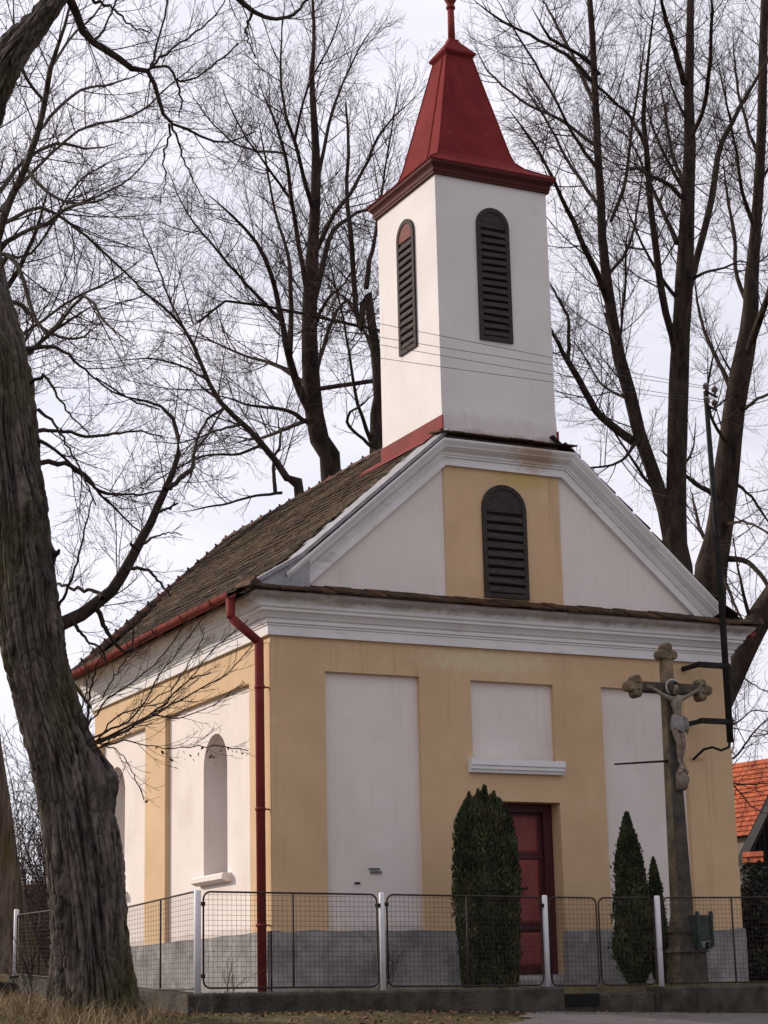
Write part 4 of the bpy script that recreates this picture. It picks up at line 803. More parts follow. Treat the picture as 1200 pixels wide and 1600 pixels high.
NF.append(tree('bare_tree', 'bare tree with a thick twisting trunk right of the two stemmed tree', 'tree',
    [(1098, 1400, 72), (1108, 940, 54), (1118, 865, 46), (1129, 795, 40), (1135, 740, 39), (1141, 690, 35), (1150, 620, 34), (1162, 560, 31), (1172, 500, 27), (1174, 440, 23), (1179, 380, 19), (1185, 300, 16), (1190, 200, 15), (1192, 100, 14), (1195, 0, 12), (1196, -60, 10)],
    [([(1127, 778, 14), (1108, 768, 10), (1090, 757, 9), (1072, 743, 7), (1050, 720, 6), (1030, 700, 4)], 40), ([(1146, 612, 11), (1131, 582, 9), (1116, 552, 7), (1100, 515, 6), (1090, 475, 5), (1084, 430, 3)], 44), ([(1166, 560, 16), (1185, 505, 14), (1197, 470, 12), (1210, 425, 10), (1235, 370, 7)], 39), ([(1132, 872, 13), (1165, 877, 10), (1186, 897, 9), (1207, 925, 7), (1240, 960, 5)], 40), ([(1158, 645, 9), (1180, 627, 6), (1207, 614, 5), (1240, 610, 3)], 40), ([(1145, 752, 8), (1168, 770, 5), (1190, 800, 5), (1215, 835, 3)], 44), ([(1140, 700, 7), (1115, 660, 6), (1105, 620, 5), (1112, 570, 4), (1130, 520, 3)], 39), ([(1120, 875, 9), (1150, 950, 5), (1180, 1000, 3)], 39),
     ([(1172, 480, 9), (1150, 430, 8), (1148, 370, 7), (1135, 300, 5), (1130, 240, 4)], 45), ([(1180, 360, 9), (1160, 300, 7), (1150, 230, 5), (1135, 160, 4), (1120, 90, 3)], 39), ([(1188, 250, 8), (1165, 190, 6), (1150, 120, 5), (1145, 40, 4)], 44), ([(1118, 868, 9), (1095, 830, 7), (1085, 790, 5), (1078, 760, 4)], 45), ([(1132, 820, 7), (1160, 815, 5), (1195, 830, 4), (1225, 860, 3)], 38)],
    42, rg(5), GRP, auto=8, autolen=3.4, up=.08))
NF.append(tree('bare_tree', 'dark thick bare trunk leaning right behind the right corner of the chapel', 'tree',
    [(1060, 1400, 60), (1095, 1200, 46), (1118, 1110, 44), (1140, 1060, 43), (1163, 1010, 41), (1187, 965, 39), (1207, 935, 37), (1245, 875, 34), (1300, 790, 26), (1340, 700, 18)],
    [([(1150, 1050, 3.6), (1175, 1068, 2.4), (1200, 1082, 1.8), (1240, 1100, 1.2)], 33), ([(1105, 1190, 8.4), (1145, 1185, 4.2), (1166, 1160, 3.6), (1186, 1135, 3.0), (1212, 1110, 2.4)], 32), ([(1100, 1200, 7.2), (1140, 1220, 3.6), (1170, 1226, 3.0), (1205, 1222, 2.4)], 35), ([(1110, 1150, 7.2), (1150, 1130, 3.0), (1180, 1110, 2.4), (1210, 1115, 1.8)], 36), ([(1102, 1190, 6.0), (1150, 1232, 3.0), (1175, 1260, 2.4), (1205, 1275, 1.8)], 33)],
    34, rg(6), GRP, auto=3, autolen=2.2, up=.06, spac=(.20, .13, .085), lens=(.75, 2.2, 1.1, .5)))
# far left dark trunk
NF.append(tree('bare_tree', 'dark bare tree standing behind the far left white fence post', 'tree',
    [(18, 1540, 130), (4, 1490, 104), (-2, 1440, 92), (-8, 1380, 86), (-18, 1290, 80), (-30, 1190, 72), (-40, 1080, 64), (-45, 900, 56), (-40, 700, 48), (-30, 500, 40), (-28, 300, 30), (-24, 100, 20), (-20, -60, 12)],
    [([(-30, 480, 20), (0, 362, 15), (20, 302, 14), (40, 262, 13), (56, 218, 12), (70, 160, 11), (80, 105, 10), (95, 60, 7), (108, 15, 5), (114, -30, 4)], 30), ([(0, 385, 11), (40, 362, 8), (75, 348, 8), (110, 322, 6), (150, 315, 5), (185, 300, 3)], 31), ([(-10, 440, 12), (20, 400, 9), (70, 520, 7), (130, 462, 6), (165, 505, 5), (210, 540, 3)], 30), ([(5, 350, 8), (60, 325, 7), (110, 350, 6), (160, 392, 5), (210, 440, 4), (262, 495, 2)], 35), ([(-5, 305, 9), (40, 250, 7), (90, 225, 6), (140, 232, 4), (190, 222, 2)], 35), ([(40, 262, 8), (75, 300, 6), (120, 318, 5), (170, 298, 4), (215, 268, 3), (262, 205, 2)], 31), ([(60, 205, 7), (95, 165, 6), (130, 140, 5), (180, 130, 4), (230, 110, 2)], 34), ([(70, 160, 6), (40, 120, 6), (25, 60, 5), (20, 0, 4)], 30), ([(-15, 470, 10), (30, 475, 8), (70, 515, 6), (120, 530, 5), (160, 500, 3)], 35), ([(-10, 395, 8), (50, 395, 5), (110, 300, 4), (150, 265, 3), (210, 240, 2)], 36), ([(80, 105, 6), (110, 60, 5), (150, 20, 4), (180, -30, 3)], 34), ([(0, 330, 8), (60, 260, 6), (130, 200, 5), (210, 180, 4), (270, 130, 3), (330, 80, 2)], 36), ([(-10, 560, 8), (40, 520, 6), (110, 470, 5), (170, 440, 4), (230, 400, 3)], 36)],
    33, rg(7), None, auto=7, autolen=3.2, up=.03, spac=(.21, .15, .09), bark='bark'))
# tree further left, only its right hand limbs reach into the frame; they thicken the upper left
NF.append(tree('bare_tree', 'bare tree whose limbs reach in high at the left edge behind the leaning tree', 'tree', [(-108, 1540, 62), (-102, 1100, 46), (-98, 800, 36), (-96, 500, 26), (-90, 200, 16), (-86, -50, 8)], [([(-97, 800, 24), (-50, 700, 16), (0, 610, 12), (50, 545, 8), (110, 500, 5), (160, 470, 2)], 33), ([(-97, 700, 24), (-60, 600, 16), (-20, 500, 12), (30, 420, 9), (60, 350, 6), (80, 280, 3)], 33)], 33, rg(9), None, auto=8, autolen=3.6, up=.05, spac=(.24, .16, .11)))
# ---- the leaning foreground lime: bark modelled in relief
CEN = [(156, 1625, 178), (154, 1596, 148), (150, 1560, 134), (146, 1500, 124), (138, 1400, 122), (128, 1320, 119), (112, 1240, 112), (94, 1170, 104), (74, 1100, 98), (52, 1010, 98), (36, 900, 97), (26, 790, 95), (8, 660, 92), (2, 590, 88), (-13, 520, 84), (-30, 450, 80), (-42, 380, 76), (-46, 300, 70), (-40, 230, 66), (-18, 152, 60), (14, 88, 50), (50, 44, 40), (86, 0, 29), (150, -80, 24), (240, -200, 18)]
tp, tr = pix(CEN, 15); TP, TR = resample(tp, tr, 720)
lime = thing('lime_tree', 'large leaning bare tree with furrowed bark at the left front of the fence', 'tree', (tp[1][0], tp[1][1], float(gz(tp[1][0], tp[1][1]))))
NS = 300; ang = np.arange(NS)*2*np.pi/NS
sarc = np.r_[0, np.cumsum(np.linalg.norm(np.diff(TP, axis=0), axis=1))]
burls = [(at(168, 1215, 14.9), .125, .17), (at(118, 1090, 14.75), .05, .12), (at(85, 900, 14.8), .05, .10), (at(60, 775, 14.75), .07, .16), (at(118, 1300, 14.7), .045, .10), (at(28, 540, 14.8), .05, .12), (at(78, 868, 14.95), .05, .06), (at(95, 980, 14.95), .03, .10)]
V = np.empty((720, NS, 3)); T = np.gradient(TP, axis=0); T /= np.linalg.norm(T, axis=1, keepdims=True)
for i in range(720):
    a = np.cross(T[i], (0.3, 1, 0)); a /= np.linalg.norm(a); b_ = np.cross(T[i], a)
    for k in range(NS):
        o = math.cos(ang[k])*a+math.sin(ang[k])*b_; r = TR[i]*.95; s = sarc[i]
        q = (o[0]*r*15+5, o[1]*r*15, s*.55); q2 = (o[0]*r*34, o[1]*r*34+9, s*1.1)
        wv = mnoise.noise((o[0]*2+3, o[1]*2, s*1.3))
        n1, n2 = mnoise.noise((q[0]+wv*.8, q[1]+wv*.8, q[2])), mnoise.noise(q2)
        n3 = mnoise.noise((o[0]*r*38, o[1]*r*38, s*15))
        dsp = .024-.042*math.exp(-(n1/.11)**2)-.024*math.exp(-(n2/.13)**2)+.012*abs(n2)+.013*n3-.012*math.exp(-(mnoise.noise((o[0]*r*9+3, o[1]*r*9, s*7+wv*2))/.07)**2)+.03*mnoise.noise((o[0]*1.4, o[1]*1.4, s*.8))
        if s < 1.0: dsp += (1-s)**2*.10*max(0, math.sin(ang[k]*5+.6)+.25*math.sin(ang[k]*11))
        V[i, k] = TP[i]+o*(r*.965+dsp)
for c, h, rad in burls:
    d = np.linalg.norm(V-c, axis=2); wgt = np.exp(-(d/rad)**2)[..., None]; n_ = V-TP[:, None]; n_ /= np.linalg.norm(n_, axis=2, keepdims=True)
    lump = np.array([mnoise.noise(tuple(p*16)) for p in V[d < rad*1.8]]); full = np.zeros(d.shape); full[d < rad*1.8] = lump
    V += n_*wgt*(h+.03*full[..., None])
idx = np.arange(720*NS).reshape(720, NS); F = np.stack([idx[:-1], np.roll(idx[:-1], -1, 1), np.roll(idx[1:], -1, 1), idx[1:]], -1).reshape(-1, 4)
np_mesh('trunk', V.reshape(-1, 3), F, 'bark', lime, smooth=True)
LP, LR, rng = [], [], rg(8)
def limbs_of(root, polys, D, jit=.006):
    ps, rs = [], []
    for l in polys:
        d1 = D
        if isinstance(l, tuple): l, d1 = l
        p, r = pix(l, D, d1); p, r = resample(p, r, 20); p[1:-1] += rng.normal(0, jit, (18, 3)); ps.append(p); rs.append(r)
        v, f = tubes(p[None], r[None], 10); np_mesh('limb', v, f, 'bark2', root, smooth=True)
    return ps, rs
p, r = limbs_of(lime, [([(70, 985, 30), (97, 974, 22), (135, 956, 21), (170, 927, 19), (195, 890, 17), (218, 850, 15), (236, 815, 13), (253, 776, 12), (268, 745, 10), (277, 710, 8), (275, 672, 7), (268, 645, 6), (238, 630, 4), (200, 620, 3), (150, 590, 2)], 15.6), ([(258, 765, 8), (285, 745, 8), (301, 730, 7), (303, 706, 5), (320, 685, 4), (347, 643, 3)], 15.9), ([(243, 800, 5), (262, 795, 4), (278, 786, 3)], 15), ([(222, 850, 5), (245, 838, 3), (265, 833, 2), (285, 836, 1.5)], 15), ([(215, 858, 5), (203, 850, 3)], 15),
    ([(150, 945, 9), (175, 1000, 6), (205, 1015, 3), (210, 965, 3)], 15.4), ([(195, 890, 7), (225, 890, 5), (245, 905, 4), (265, 930, 3)], 15.5), ([(160, 935, 8), (150, 925, 6), (110, 918, 5), (90, 912, 4)], 15.6), ([(110, 968, 7), (135, 1000, 4), (160, 1015, 3), (165, 1040, 2)], 15.2),
    ([(45, 675, 9), (75, 672, 6), (105, 675, 5), (140, 683, 5), (180, 678, 4), (215, 674, 3), (255, 682, 2)], 15.8), ([(50, 728, 9), (85, 722, 8), (110, 728, 7), (138, 748, 6), (158, 768, 5), (180, 772, 4), (225, 771, 3), (270, 764, 2)], 15.5), ([(50, 680, 7), (90, 705, 5), (125, 742, 4), (165, 780, 4), (200, 815, 3), (225, 835, 2)], 15.6), ([(40, 545, 8), (75, 540, 6), (100, 548, 5), (125, 572, 4), (152, 594, 3), (205, 625, 3), (250, 640, 2)], 15.8), ([(45, 600, 6), (70, 590, 5), (105, 640, 3), (140, 680, 2)], 14.7), ([(60, 640, 6), (85, 665, 4), (120, 720, 3), (150, 790, 2)], 14.6), ([(70, 850, 8), (88, 866, 6), (92, 860, 5)], 14.8), ([(85, 960, 6), (110, 910, 4), (130, 840, 3), (145, 780, 2)], 14.9),
    ([(95, -45, 18), (112, 2, 14), (120, 26, 13), (138, 58, 12), (175, 86, 11), (205, 105, 10), (230, 110, 8), (243, 140, 7), (255, 175, 6), (264, 193, 5), (290, 200, 4), (320, 216, 4), (352, 222, 3), (400, 205, 2)], 15.5), ([(232, 110, 5), (246, 92, 4), (275, 72, 3), (305, 52, 3), (345, 12, 2), (360, -20, 2)], 15.2), ([(235, 106, 5), (255, 103, 4), (268, 108, 4), (277, 124, 4), (302, 123, 3), (340, 97, 3), (372, 68, 2)], 15.4), ([(264, 194, 4), (265, 216, 3), (255, 240, 3), (258, 282, 2), (250, 320, 1.5)], 15.4), ([(268, 195, 4), (283, 236, 3), (302, 282, 2), (325, 320, 1.5)], 15.5), ([(277, 124, 4), (283, 155, 3), (280, 185, 2)], 15.2), ([(148, 65, 5), (165, 40, 3), (180, 5, 3), (190, -30, 2)], 15.2), ([(235, 108, 4), (248, 60, 3), (262, 0, 3), (268, -40, 2)], 15.3),
    ([(330, -50, 12), (372, -2, 9), (395, 18, 8), (430, 30, 6), (462, 20, 5), (480, 0, 4)], 15.7), ([(395, 18, 5), (385, 50, 3), (400, 90, 2)], 15.5), ([(145, 0, 6), (180, 15, 4), (205, 40, 3), (235, 52, 2)], 15)], 15)
LP += p; LR += r
LP, LR = np.array(LP), np.array(LR)
l2, r2 = grow(LP, LR, rng, .13, .10, .97, R_(45), .6, .95, 10, .0048, .05, .055); l3, r3 = grow(l2, r2, rng, .07, .1, .97, R_(42), .55, .42, 7, .0024, .06, .07, .6); l4, r4 = grow(l3, r3, rng, .05, .1, .97, R_(40), .6, .16, 4, .0020, .08, .12, .8, .6)
V, F = join([tubes(l2, np.maximum(r2, .0020), 5), tubes(l3, np.maximum(r3, .0015), 4), tubes(l4, np.maximum(r4, .0012), 3)])
np_mesh('twig_crown', V, F, 'twig', lime)['kind'] = 'stuff'
# sprouts from the burl, with a few withered leaves
sp = [([(136, 1166, 7), (190, 1141, 6), (235, 1116, 5), (280, 1080, 4), (302, 1053, 3), (330, 1018, 2.5), (365, 988, 2), (388, 968, 1.4)], 15.4), ([(134, 1160, 6), (200, 1126, 5), (225, 1100, 4), (245, 1060, 3.5), (270, 1028, 3), (300, 988, 2), (322, 962, 1.4)], 15.1), ([(130, 1150, 5), (165, 1096, 4.5), (200, 1070, 4), (235, 1045, 3), (265, 1010, 2.4), (286, 980, 1.6), (292, 962, 1.2)], 14.8), ([(130, 1150, 7), (139, 1102, 6), (147, 1052, 5), (156, 1030, 3), (165, 1015, 2)], 14.7), ([(140, 1165, 7), (205, 1138, 6), (260, 1106, 5), (300, 1084, 4), (345, 1060, 3), (375, 1030, 2), (395, 1008, 1.4)], 15.2), ([(140, 1172, 5), (185, 1158, 4), (215, 1163, 3), (250, 1168, 2.4), (290, 1167, 2), (335, 1165, 1.6), (388, 1173, 1.2)], 15.3),
    ([(240, 1115, 4), (275, 1122, 3.4), (310, 1112, 2.6), (345, 1094, 2), (382, 1066, 1.2)], 15.3), ([(132, 1155, 5), (125, 1120, 4), (135, 1080, 3), (138, 1040, 2)], 14.9), ([(150, 1160, 5), (180, 1120, 4), (215, 1105, 3.5), (255, 1096, 3), (300, 1060, 2), (330, 1050, 1.2)], 15.2), ([(143, 1176, 5), (165, 1163, 4), (185, 1148, 3), (205, 1145, 2)], 14.8), ([(150, 1160, 4), (190, 1178, 2), (215, 1225, 1.4), (225, 1250, 1)], 15.2), ([(160, 1090, 4), (190, 1040, 3), (215, 1010, 2.2), (245, 985, 1.5)], 14.6), ([(225, 1100, 3.5), (262, 1080, 3), (290, 1045, 2), (312, 1005, 1.5), (320, 980, 1)], 15.4)]
sp = [([(x, y, w_*.62) for x, y, w_ in l], d) for l, d in sp]
ps, rs = limbs_of(lime, sp, 14.9, .006); ps, rs = np.array(ps), np.array(rs)
l3, r3 = grow(ps, rs, rng, .075, .15, .97, R_(30), .55, .5, 9, .0032, .06, .06, .55); l4, r4 = grow(l3, r3, rng, .09, .2, .95, R_(36), .5, .16, 5, .0022, .08, .08, .7)
V, F = join([tubes(l3, np.maximum(r3, .0017), 5), tubes(l4, np.maximum(r4, .0013), 4)]); np_mesh('sprout_twigs', V, F, 'twig', lime)['kind'] = 'stuff'
lv = []
for px, py in [(246, 1166), (252, 1172), (262, 1176), (258, 1163), (285, 1172), (292, 1166), (297, 1178), (301, 1186), (290, 1184), (320, 1166), (326, 1172), (332, 1178), (338, 1182), (341, 1190), (346, 1164), (350, 1170), (363, 1170), (370, 1172), (376, 1174), (381, 1175), (387, 1176), (234, 1250), (354, 1167), (266, 1185), (313, 1175)]:
    c = at(px+random.uniform(-2, 2), py, 15.3); a = np.array([random.gauss(0, 1), random.gauss(0, 1), -1.2]); a /= np.linalg.norm(a); s_ = np.cross(a, np.array([random.gauss(0, 1), random.gauss(0, 1), .3])); s_ /= np.linalg.norm(s_); n_ = np.cross(a, s_); l = random.uniform(.014, .026)
    lv.append([c, c+a*l+s_*l*.55+n_*l*.2, c+a*l*2, c+a*l-s_*l*.55+n_*l*.2])
np_mesh('withered_leaves', np.array(lv).reshape(-1, 3), np.arange(len(lv)*4).reshape(-1, 4), 'leafdry', lime, np.random.default_rng(3).uniform(.5, 1.3, len(lv)))['kind'] = 'stuff'
print('tree faces', [n for _, n in NF])
# ------------------------------------------------------------------ surroundings
def blades(name, label, C, h, wd, m, lean=.35, seed=1, tint=(.6, 1.4)):
    r = np.random.default_rng(seed); n = len(C); d = np.stack([r.normal(0, lean, n), r.normal(0, lean, n), np.ones(n)], 1); d /= np.linalg.norm(d, axis=1, keepdims=True)
    s = np.stack([r.normal(0, 1, n), r.normal(0, 1, n), np.zeros(n)], 1); s /= np.linalg.norm(s, axis=1, keepdims=True); hh = h*(.4+.9*r.random((n, 1))); ww = wd*(.6+.8*r.random((n, 1)))
    bend = np.stack([r.normal(0, .3, n), r.normal(0, .3, n), -.15*np.ones(n)], 1)*hh
    V = np.stack([C-s*ww, C+s*ww, C+d*hh*.55+s*ww*.7, C+d*hh*.55-s*ww*.7, C+d*hh+bend], 1); b = np.arange(n)[:, None]*5
    Q = b+np.array([[0, 1, 2, 3]]); T = b+np.array([[3, 2, 4, 4]])
    F = np.concatenate([Q, b+np.array([[3, 2, 4, 4]])])
    tr = np.concatenate([b+np.array([[0, 1, 2]]), b+np.array([[0, 2, 3]]), b+np.array([[3, 2, 4]])]); t = r.uniform(*tint, n)
    o = np_mesh(name, V.reshape(-1, 3), tr, m, None, np.tile(t, 3)); return kind(o, 'stuff', label)
r = np.random.default_rng(21)
def scatter(n, x0, x1, y0, y1, keep):
    x, y = r.uniform(x0, x1, n), r.uniform(y0, y1, n); k = keep(x, y); return np.stack([x[k], y[k], gz(x[k], y[k])-.01], 1)
roadside = lambda y: np.clip(.62+(y+4.07)*.72, -3.2, 2.2)
dens = lambda x, y: np.array([mnoise.noise((a*1.4, b*1.4, 5)) for a, b in zip(x, y)]) > r.uniform(-.5, .5, len(x))
C = scatter(60000, -6.5, 2.3, -8.5, -2.36, lambda x, y: (x < roadside(y)+r.normal(0, .10, len(x))) & (y < -2.37) & dens(x, y))
blades('grass', 'short winter grass along the road side of the wall', C, .032, .0035, 'grass', .6, 2)
C = scatter(16000, -6.5, -1.9, -7, 3.4, lambda x, y: dens(x, y) & ~((x > -1.9)))
blades('grass', 'dull winter grass on the bank left of the fence', C, .05, .004, 'grass', .5, 4)
C = scatter(9000, -1.6, 5.8, -2.0, -.3, lambda x, y: np.ones(len(x), bool)); blades('grass', 'yard grass between the fence and the chapel', C, .05, .004, 'grass', .4, 5)
# tall dry stalks round the lime's foot
t0 = tp[1]; a = r.uniform(0, 2*np.pi, 1500); q = np.abs(r.normal(0, .25, 1500))+.32
C = np.stack([t0[0]+np.cos(a)*q-.18, t0[1]+np.sin(a)*q, 0*q], 1); C[:, 2] = gz(C[:, 0], C[:, 1])-.02
blades('dry_grass', 'dry straw coloured stalks around the foot of the leaning tree', C, .22, .0024, 'straw', .5, 6, (.5, 1.2))
C = scatter(2600, -5.2, -3.7, -7.0, -3.0, lambda x, y: np.ones(len(x), bool)); blades('dry_grass', 'tangle of dry stalks on the bank left of the leaning tree', C, .20, .0024, 'straw', .6, 7, (.5, 1.2))
# fallen leaves
n = 5200; x, y = r.uniform(-6.5, 7, n), np.where(r.random(n) < .35, r.normal(-2.55, .10, n), r.uniform(-8, -2.4, n)); k = (y < -2.36) & ((x < roadside(y)+.25) | (y > -2.75)); x, y = x[k], y[k]
C = np.stack([x, y, gz(x, y)+.018], 1); n = len(C); d = r.normal(0, 1, (n, 3))*[1, 1, .35]; d /= np.linalg.norm(d, axis=1, keepdims=True); s = np.cross(d, r.normal(0, .4, (n, 3))+[0, 0, 1.]); s /= np.linalg.norm(s, axis=1, keepdims=True); l = r.uniform(.012, .030, (n, 1))
V = np.stack([C-d*l, C+s*l*.6, C+d*l, C-s*l*.6], 1).reshape(-1, 3); kind(np_mesh('fallen_leaves', V, np.arange(4*n).reshape(-1, 4), 'leafdry', None, r.uniform(.5, 1.5, n)), 'stuff', 'brown fallen leaves along the foot of the wall')
n = 9000; x, y = r.uniform(-6, -1.9, n), r.uniform(-3, 14, n); C = np.stack([x, y, gz(x, y)+.015], 1); d = r.normal(0, 1, (n, 3))*[1, 1, .4]; d /= np.linalg.norm(d, axis=1, keepdims=True); s = np.cross(d, r.normal(0, .4, (n, 3))+[0, 0, 1.]); s /= np.linalg.norm(s, axis=1, keepdims=True); l = r.uniform(.02, .045, (n, 1))
V = np.stack([C-d*l, C+s*l*.6, C+d*l, C-s*l*.6], 1).reshape(-1, 3); kind(np_mesh('fallen_leaves', V, np.arange(4*n).reshape(-1, 4), 'leafdry', None, r.uniform(.4, 1.3, n)), 'stuff', 'leaf litter on the ground behind the left fence')
# small bare shrubs
def shrub(name, label, x, y, n, h, sp_, seed, m='twig', rad=.004, cat='shrub'):
    q = np.random.default_rng(seed); z = float(gz(x, y)); t = thing(name, label, cat, (x, y, z)); P = np.empty((n, 10, 3)); d = np.stack([q.normal(0, sp_, n), q.normal(0, sp_, n), np.ones(n)], 1); d /= np.linalg.norm(d, axis=1, keepdims=True)
    P[:, 0] = np.array([x, y, z-.03])+q.normal(0, .04, (n, 3))*[1, 1, 0]; st = (h*q.uniform(.6, 1.1, n)/9)[:, None]
    for k in range(1, 10): P[:, k] = P[:, k-1]+d*st; d = d+q.normal(0, .08, (n, 3)); d /= np.linalg.norm(d, axis=1, keepdims=True)
    Rr = rad*np.linspace(1, .4, 10)[None]*q.uniform(.6, 1.2, (n, 1)); l3, r3 = grow(P, Rr, q, h*.11, .15, .97, R_(38), .5, h*.45, 7, rad*.6, .06, .10, .6)
    l4, r4 = grow(l3, r3, q, h*.07, .15, .97, R_(38), .5, h*.2, 4, rad*.4, .06, .1, .7)
    v, f = tubes(P, Rr, 5); np_mesh('stems', v, f, m, t)['kind'] = 'stuff'; v, f = join([tubes(l3, np.maximum(r3, rad*.3), 4), tubes(l4, np.maximum(r4, rad*.25), 3)]); np_mesh('twigs', v, f, m, t)['kind'] = 'stuff'
    return t
M['redtwig'] = mat('red_twig_bark', (.07, .028, .022), (.12, .055, .04), 5, bump=0)
shrub('bare_shrub', 'small reddish bare shrub in front of the grey plinth behind the second fence post', .95, -.75, 14, .60, .35, 31, 'redtwig')
shrub('bare_shrub', 'thin bare weed stalks behind the fence at the lit left corner of the chapel', -.85, -.9, 4, .42, .3, 32)
shrub('bare_shrub', 'sparse bare sapling at the left foot of the leaning tree', tp[1][0]-.45, tp[1][1]+.25, 7, .75, .45, 33, 'straw')
# hillside thicket, far left and behind
def thicket(n, seed, x0, x1, y0, y1, h):
    q = np.random.default_rng(seed); x, y = q.uniform(x0, x1, n), q.uniform(y0, y1, n); P = np.empty((n, 9, 3)); P[:, 0] = np.stack([x, y, gz(x, y)-.1], 1); d = np.stack([q.normal(0, .3, n), q.normal(0, .3, n), np.ones(n)], 1); st = (h*q.uniform(.4, 1.1, n)/8)[:, None]
    for k in range(1, 9): d /= np.linalg.norm(d, axis=1, keepdims=True); P[:, k] = P[:, k-1]+d*st; d = d+q.normal(0, .14, (n, 3))
    Rr = .02*np.linspace(1, .3, 9)[None]*q.uniform(.5, 1.3, (n, 1)); l3, r3 = grow(P, Rr, q, h*.07, .1, .98, R_(45), .5, h*.4, 7, .011, .04, .12, .6); l4, r4 = grow(l3, r3, q, h*.05, .1, .98, R_(42), .5, h*.2, 4, .007, .04, .12, .7, .6)
    return join([tubes(P, Rr, 4), tubes(l3, np.maximum(r3, .006), 3), tubes(l4, np.maximum(r4, .005), 3)])
V, F = join([thicket(70, 41, -3, 9, 23, 32, 5.5), thicket(60, 42, 8, 26, 26, 36, 5), thicket(40, 43, 12, 24, 8, 13, 2.6), thicket(150, 44, 3.5, 8.5, 21.5, 26, 5.6), thicket(90, 45, 1.5, 5, 17, 20, 2.4)])
kind(np_mesh('thicket', V, F, 'twig'), 'stuff', 'bare brown thicket on the rise behind the chapel')
# house and barn on the right
def tiled(b, A, Bp, up_, n_u, n_v, th=.05, mi=0):
    A, Bp, up_ = Vector(A), Vector(Bp), Vector(up_); nn = (Bp-A).cross(up_).normalized(); nn = nn if nn.z > 0 else -nn
    for j in range(n_v):
        for i in range(n_u):
            p = A+(Bp-A)*(i/n_u)+up_*(j/n_v); q = A+(Bp-A)*((i+.97)/n_u)+up_*(j/n_v); e = up_*(1.12/n_v); t = random.uniform(.72, 1.18)
            lo = [p+nn*.035, q+nn*.035, q+e, p+e]; b.hexa([tuple(v) for v in lo], [tuple(v+nn*.02) for v in lo], mi, (t, t*random.uniform(.85, 1.05), t*.95))
house = thing('house', 'neighbouring house with bright orange red tiled roof behind the chapel on the right', 'house', tuple(at(1200, 1570, 52)))
r0, r1 = at(1120, 1199, 56), at(1330, 1175, 52); e0 = at(1120, 1312, 53.5); r1[2] = r0[2]; dn = e0-r0
b = MB(); tiled(b, e0, e0+(r1-r0), -dn, 44, 16); b.build('roof', 'orange', house)
bk = np.array([FW[0], FW[1], 0]); bk /= np.linalg.norm(bk)
b = MB(); p = [Vector(e0+bk*.3), Vector(e0+(r1-r0)+bk*.3)]; q = [Vector(r0*2-e0), Vector(r0*2-e0+(r1-r0))]
q = [Vector((r0[0]+bk[0]*4, r0[1]+bk[1]*4, e0[2])), Vector((r1[0]+bk[0]*4, r1[1]+bk[1]*4, e0[2]))]
b.hexa([(p[0].x, p[0].y, -.5), (p[1].x, p[1].y, -.5), (q[1].x, q[1].y, -.5), (q[0].x, q[0].y, -.5)], [(v.x, v.y, e0[2]) for v in (p[0], p[1], q[1], q[0])])
b.add([tuple(p[0]), tuple(q[0]), tuple(r0-np.array([0, 0, .03])), tuple(p[1]), tuple(q[1]), tuple(r1-np.array([0, 0, .03]))], [(0, 1, 2), (3, 4, 5), (1, 4, 5, 2), (0, 3, 5, 2)])
b.build('wall', 'housewall', house, recalc=False)
barn = thing('barn', 'dark weathered timber barn gable at the right edge below the orange roof', 'barn', tuple(at(1230, 1570, 40)))
Db = 40; A0, A1, A2 = at(1174, 1330, Db), at(1272, 1150, Db), at(1370, 1330, Db); zb = -.6
right = A2-A0; right[2] = 0; A1 = (A0+A2)/2+np.array([0, 0, A1[2]-A0[2]]); A2 = A0+right; back = np.cross(np.array([0, 0, 1.]), right); back /= np.linalg.norm(back); back = back if back@bk > 0 else -back
b = MB(); f_ = [A0*[1, 1, 0]+[0, 0, zb], A2*[1, 1, 0]+[0, 0, zb], A2, A1, A0]; f_ = [v+back*.25 for v in f_]; b.hexa([tuple(v) for v in f_], [tuple(v+back*1.0) for v in f_])
b.build('wall', 'barn', barn)
b = MB()
for k in range(26):
    u = k/25; p = A0*(1-u)+A2*u+back*.235; top = A0[2]+(A1[2]-A0[2])*(1-abs(2*u-1)); s_ = right/np.linalg.norm(right)*.012
    b.hexa([tuple(p*[1, 1, 0]+[0, 0, zb]-s_), tuple(p*[1, 1, 0]+[0, 0, zb]+s_), tuple(p*[1, 1, 0]+[0, 0, zb]+s_-back*.03), tuple(p*[1, 1, 0]+[0, 0, zb]-s_-back*.03)], [tuple(np.array([p[0], p[1], top])-s_), tuple(np.array([p[0], p[1], top])+s_), tuple(np.array([p[0], p[1], top])+s_-back*.03), tuple(np.array([p[0], p[1], top])-s_-back*.03)])
b.build('batten', 'barn', barn)
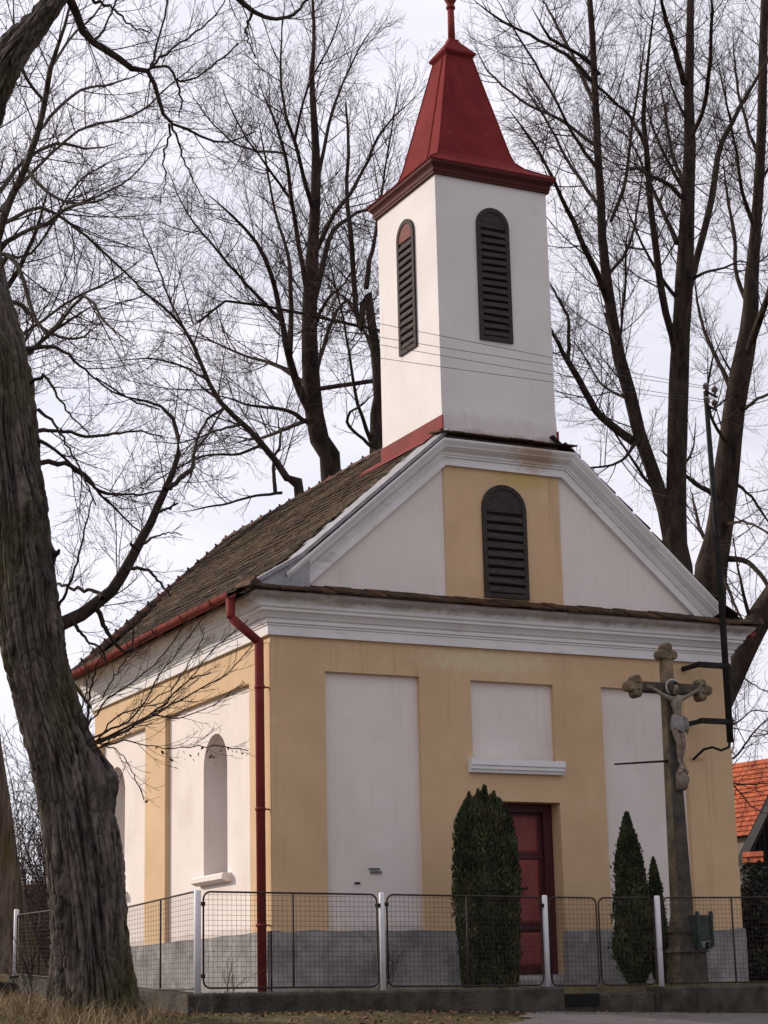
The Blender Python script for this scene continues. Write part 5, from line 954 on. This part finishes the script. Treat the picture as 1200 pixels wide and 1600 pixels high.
for E0, sgn in ((A0, -1), (A2, 1)):
    b = MB(); o = right/np.linalg.norm(right)*sgn*.14; lo = E0+o+np.array([0, 0, -.26]); hi = A1+np.array([0, 0, .02]); up2 = np.array([0, 0, .12])
    b.hexa([tuple(lo-back*.15), tuple(hi-back*.15), tuple(hi+back*1.2), tuple(lo+back*1.2)], [tuple(lo-back*.15+up2), tuple(hi-back*.15+up2), tuple(hi+back*1.2+up2), tuple(lo+back*1.2+up2)]); b.build('roof_slope', 'barn', barn)
b = MB(); c0, c1 = at(1160, 1352, 38.6), at(1193, 1350, 38.6); upv = (at(1160, 1334, 39)-at(1160, 1352, 38.6)); tiled(b, c0, c1, upv, 6, 2); b.build('canopy_tiles', 'orange', barn)
# leafy shrub at the right edge
def leafy(name, label, x, y, rx, h, n, seed):
    q = np.random.default_rng(seed); z = float(gz(x, y)); t = thing(name, label, 'shrub', (x, y, z)); u = q.normal(0, 1, (n, 3)); u /= np.linalg.norm(u, axis=1, keepdims=True); u[:, 2] = np.abs(u[:, 2])
    rr = q.random((n, 1))**.35; nzv = np.array([mnoise.noise(tuple(p*2.3+seed)) for p in u])[:, None]; C = np.array([x, y, z])+u*rr*[rx, rx, h]*(1+.5*nzv); C[:, 2] += .02
    d = q.normal(0, 1, (n, 3)); d /= np.linalg.norm(d, axis=1, keepdims=True); s = np.cross(d, q.normal(0, 1, (n, 3))); s /= np.linalg.norm(s, axis=1, keepdims=True); l = q.uniform(.018, .042, (n, 1))
    V = np.stack([C-d*l, C+s*l*.7, C+d*l, C-s*l*.7], 1).reshape(-1, 3); cl = np.array([mnoise.noise(tuple(p*4)) for p in C]); np_mesh('foliage', V, np.arange(4*n).reshape(-1, 4), 'ivy', t, np.clip(.95+.8*cl+q.normal(0, .2, n), .3, 2))
    b = MB()
    for k in range(9): a = q.uniform(0, 6.28); b.tube([(x, y, z-.05), (x+rx*.3*math.cos(a), y+rx*.3*math.sin(a), z+h*.5), (x+rx*.6*math.cos(a+.3), y+rx*.6*math.sin(a+.3), z+h*.85)], [.02, .014, .006], 6)
    b.build('stems', 'twig', t)
c = at(1192, 1540, 27); leafy('evergreen_shrub', 'tangled dark ivy shrub right of the chapel behind the fence', c[0], c[1], .55, 1.55, 9000, 51)
c = at(1260, 1540, 26); leafy('evergreen_shrub', 'lower dark shrub at the right edge beside the ivy tangle', c[0], c[1], .7, 1.1, 7000, 52)
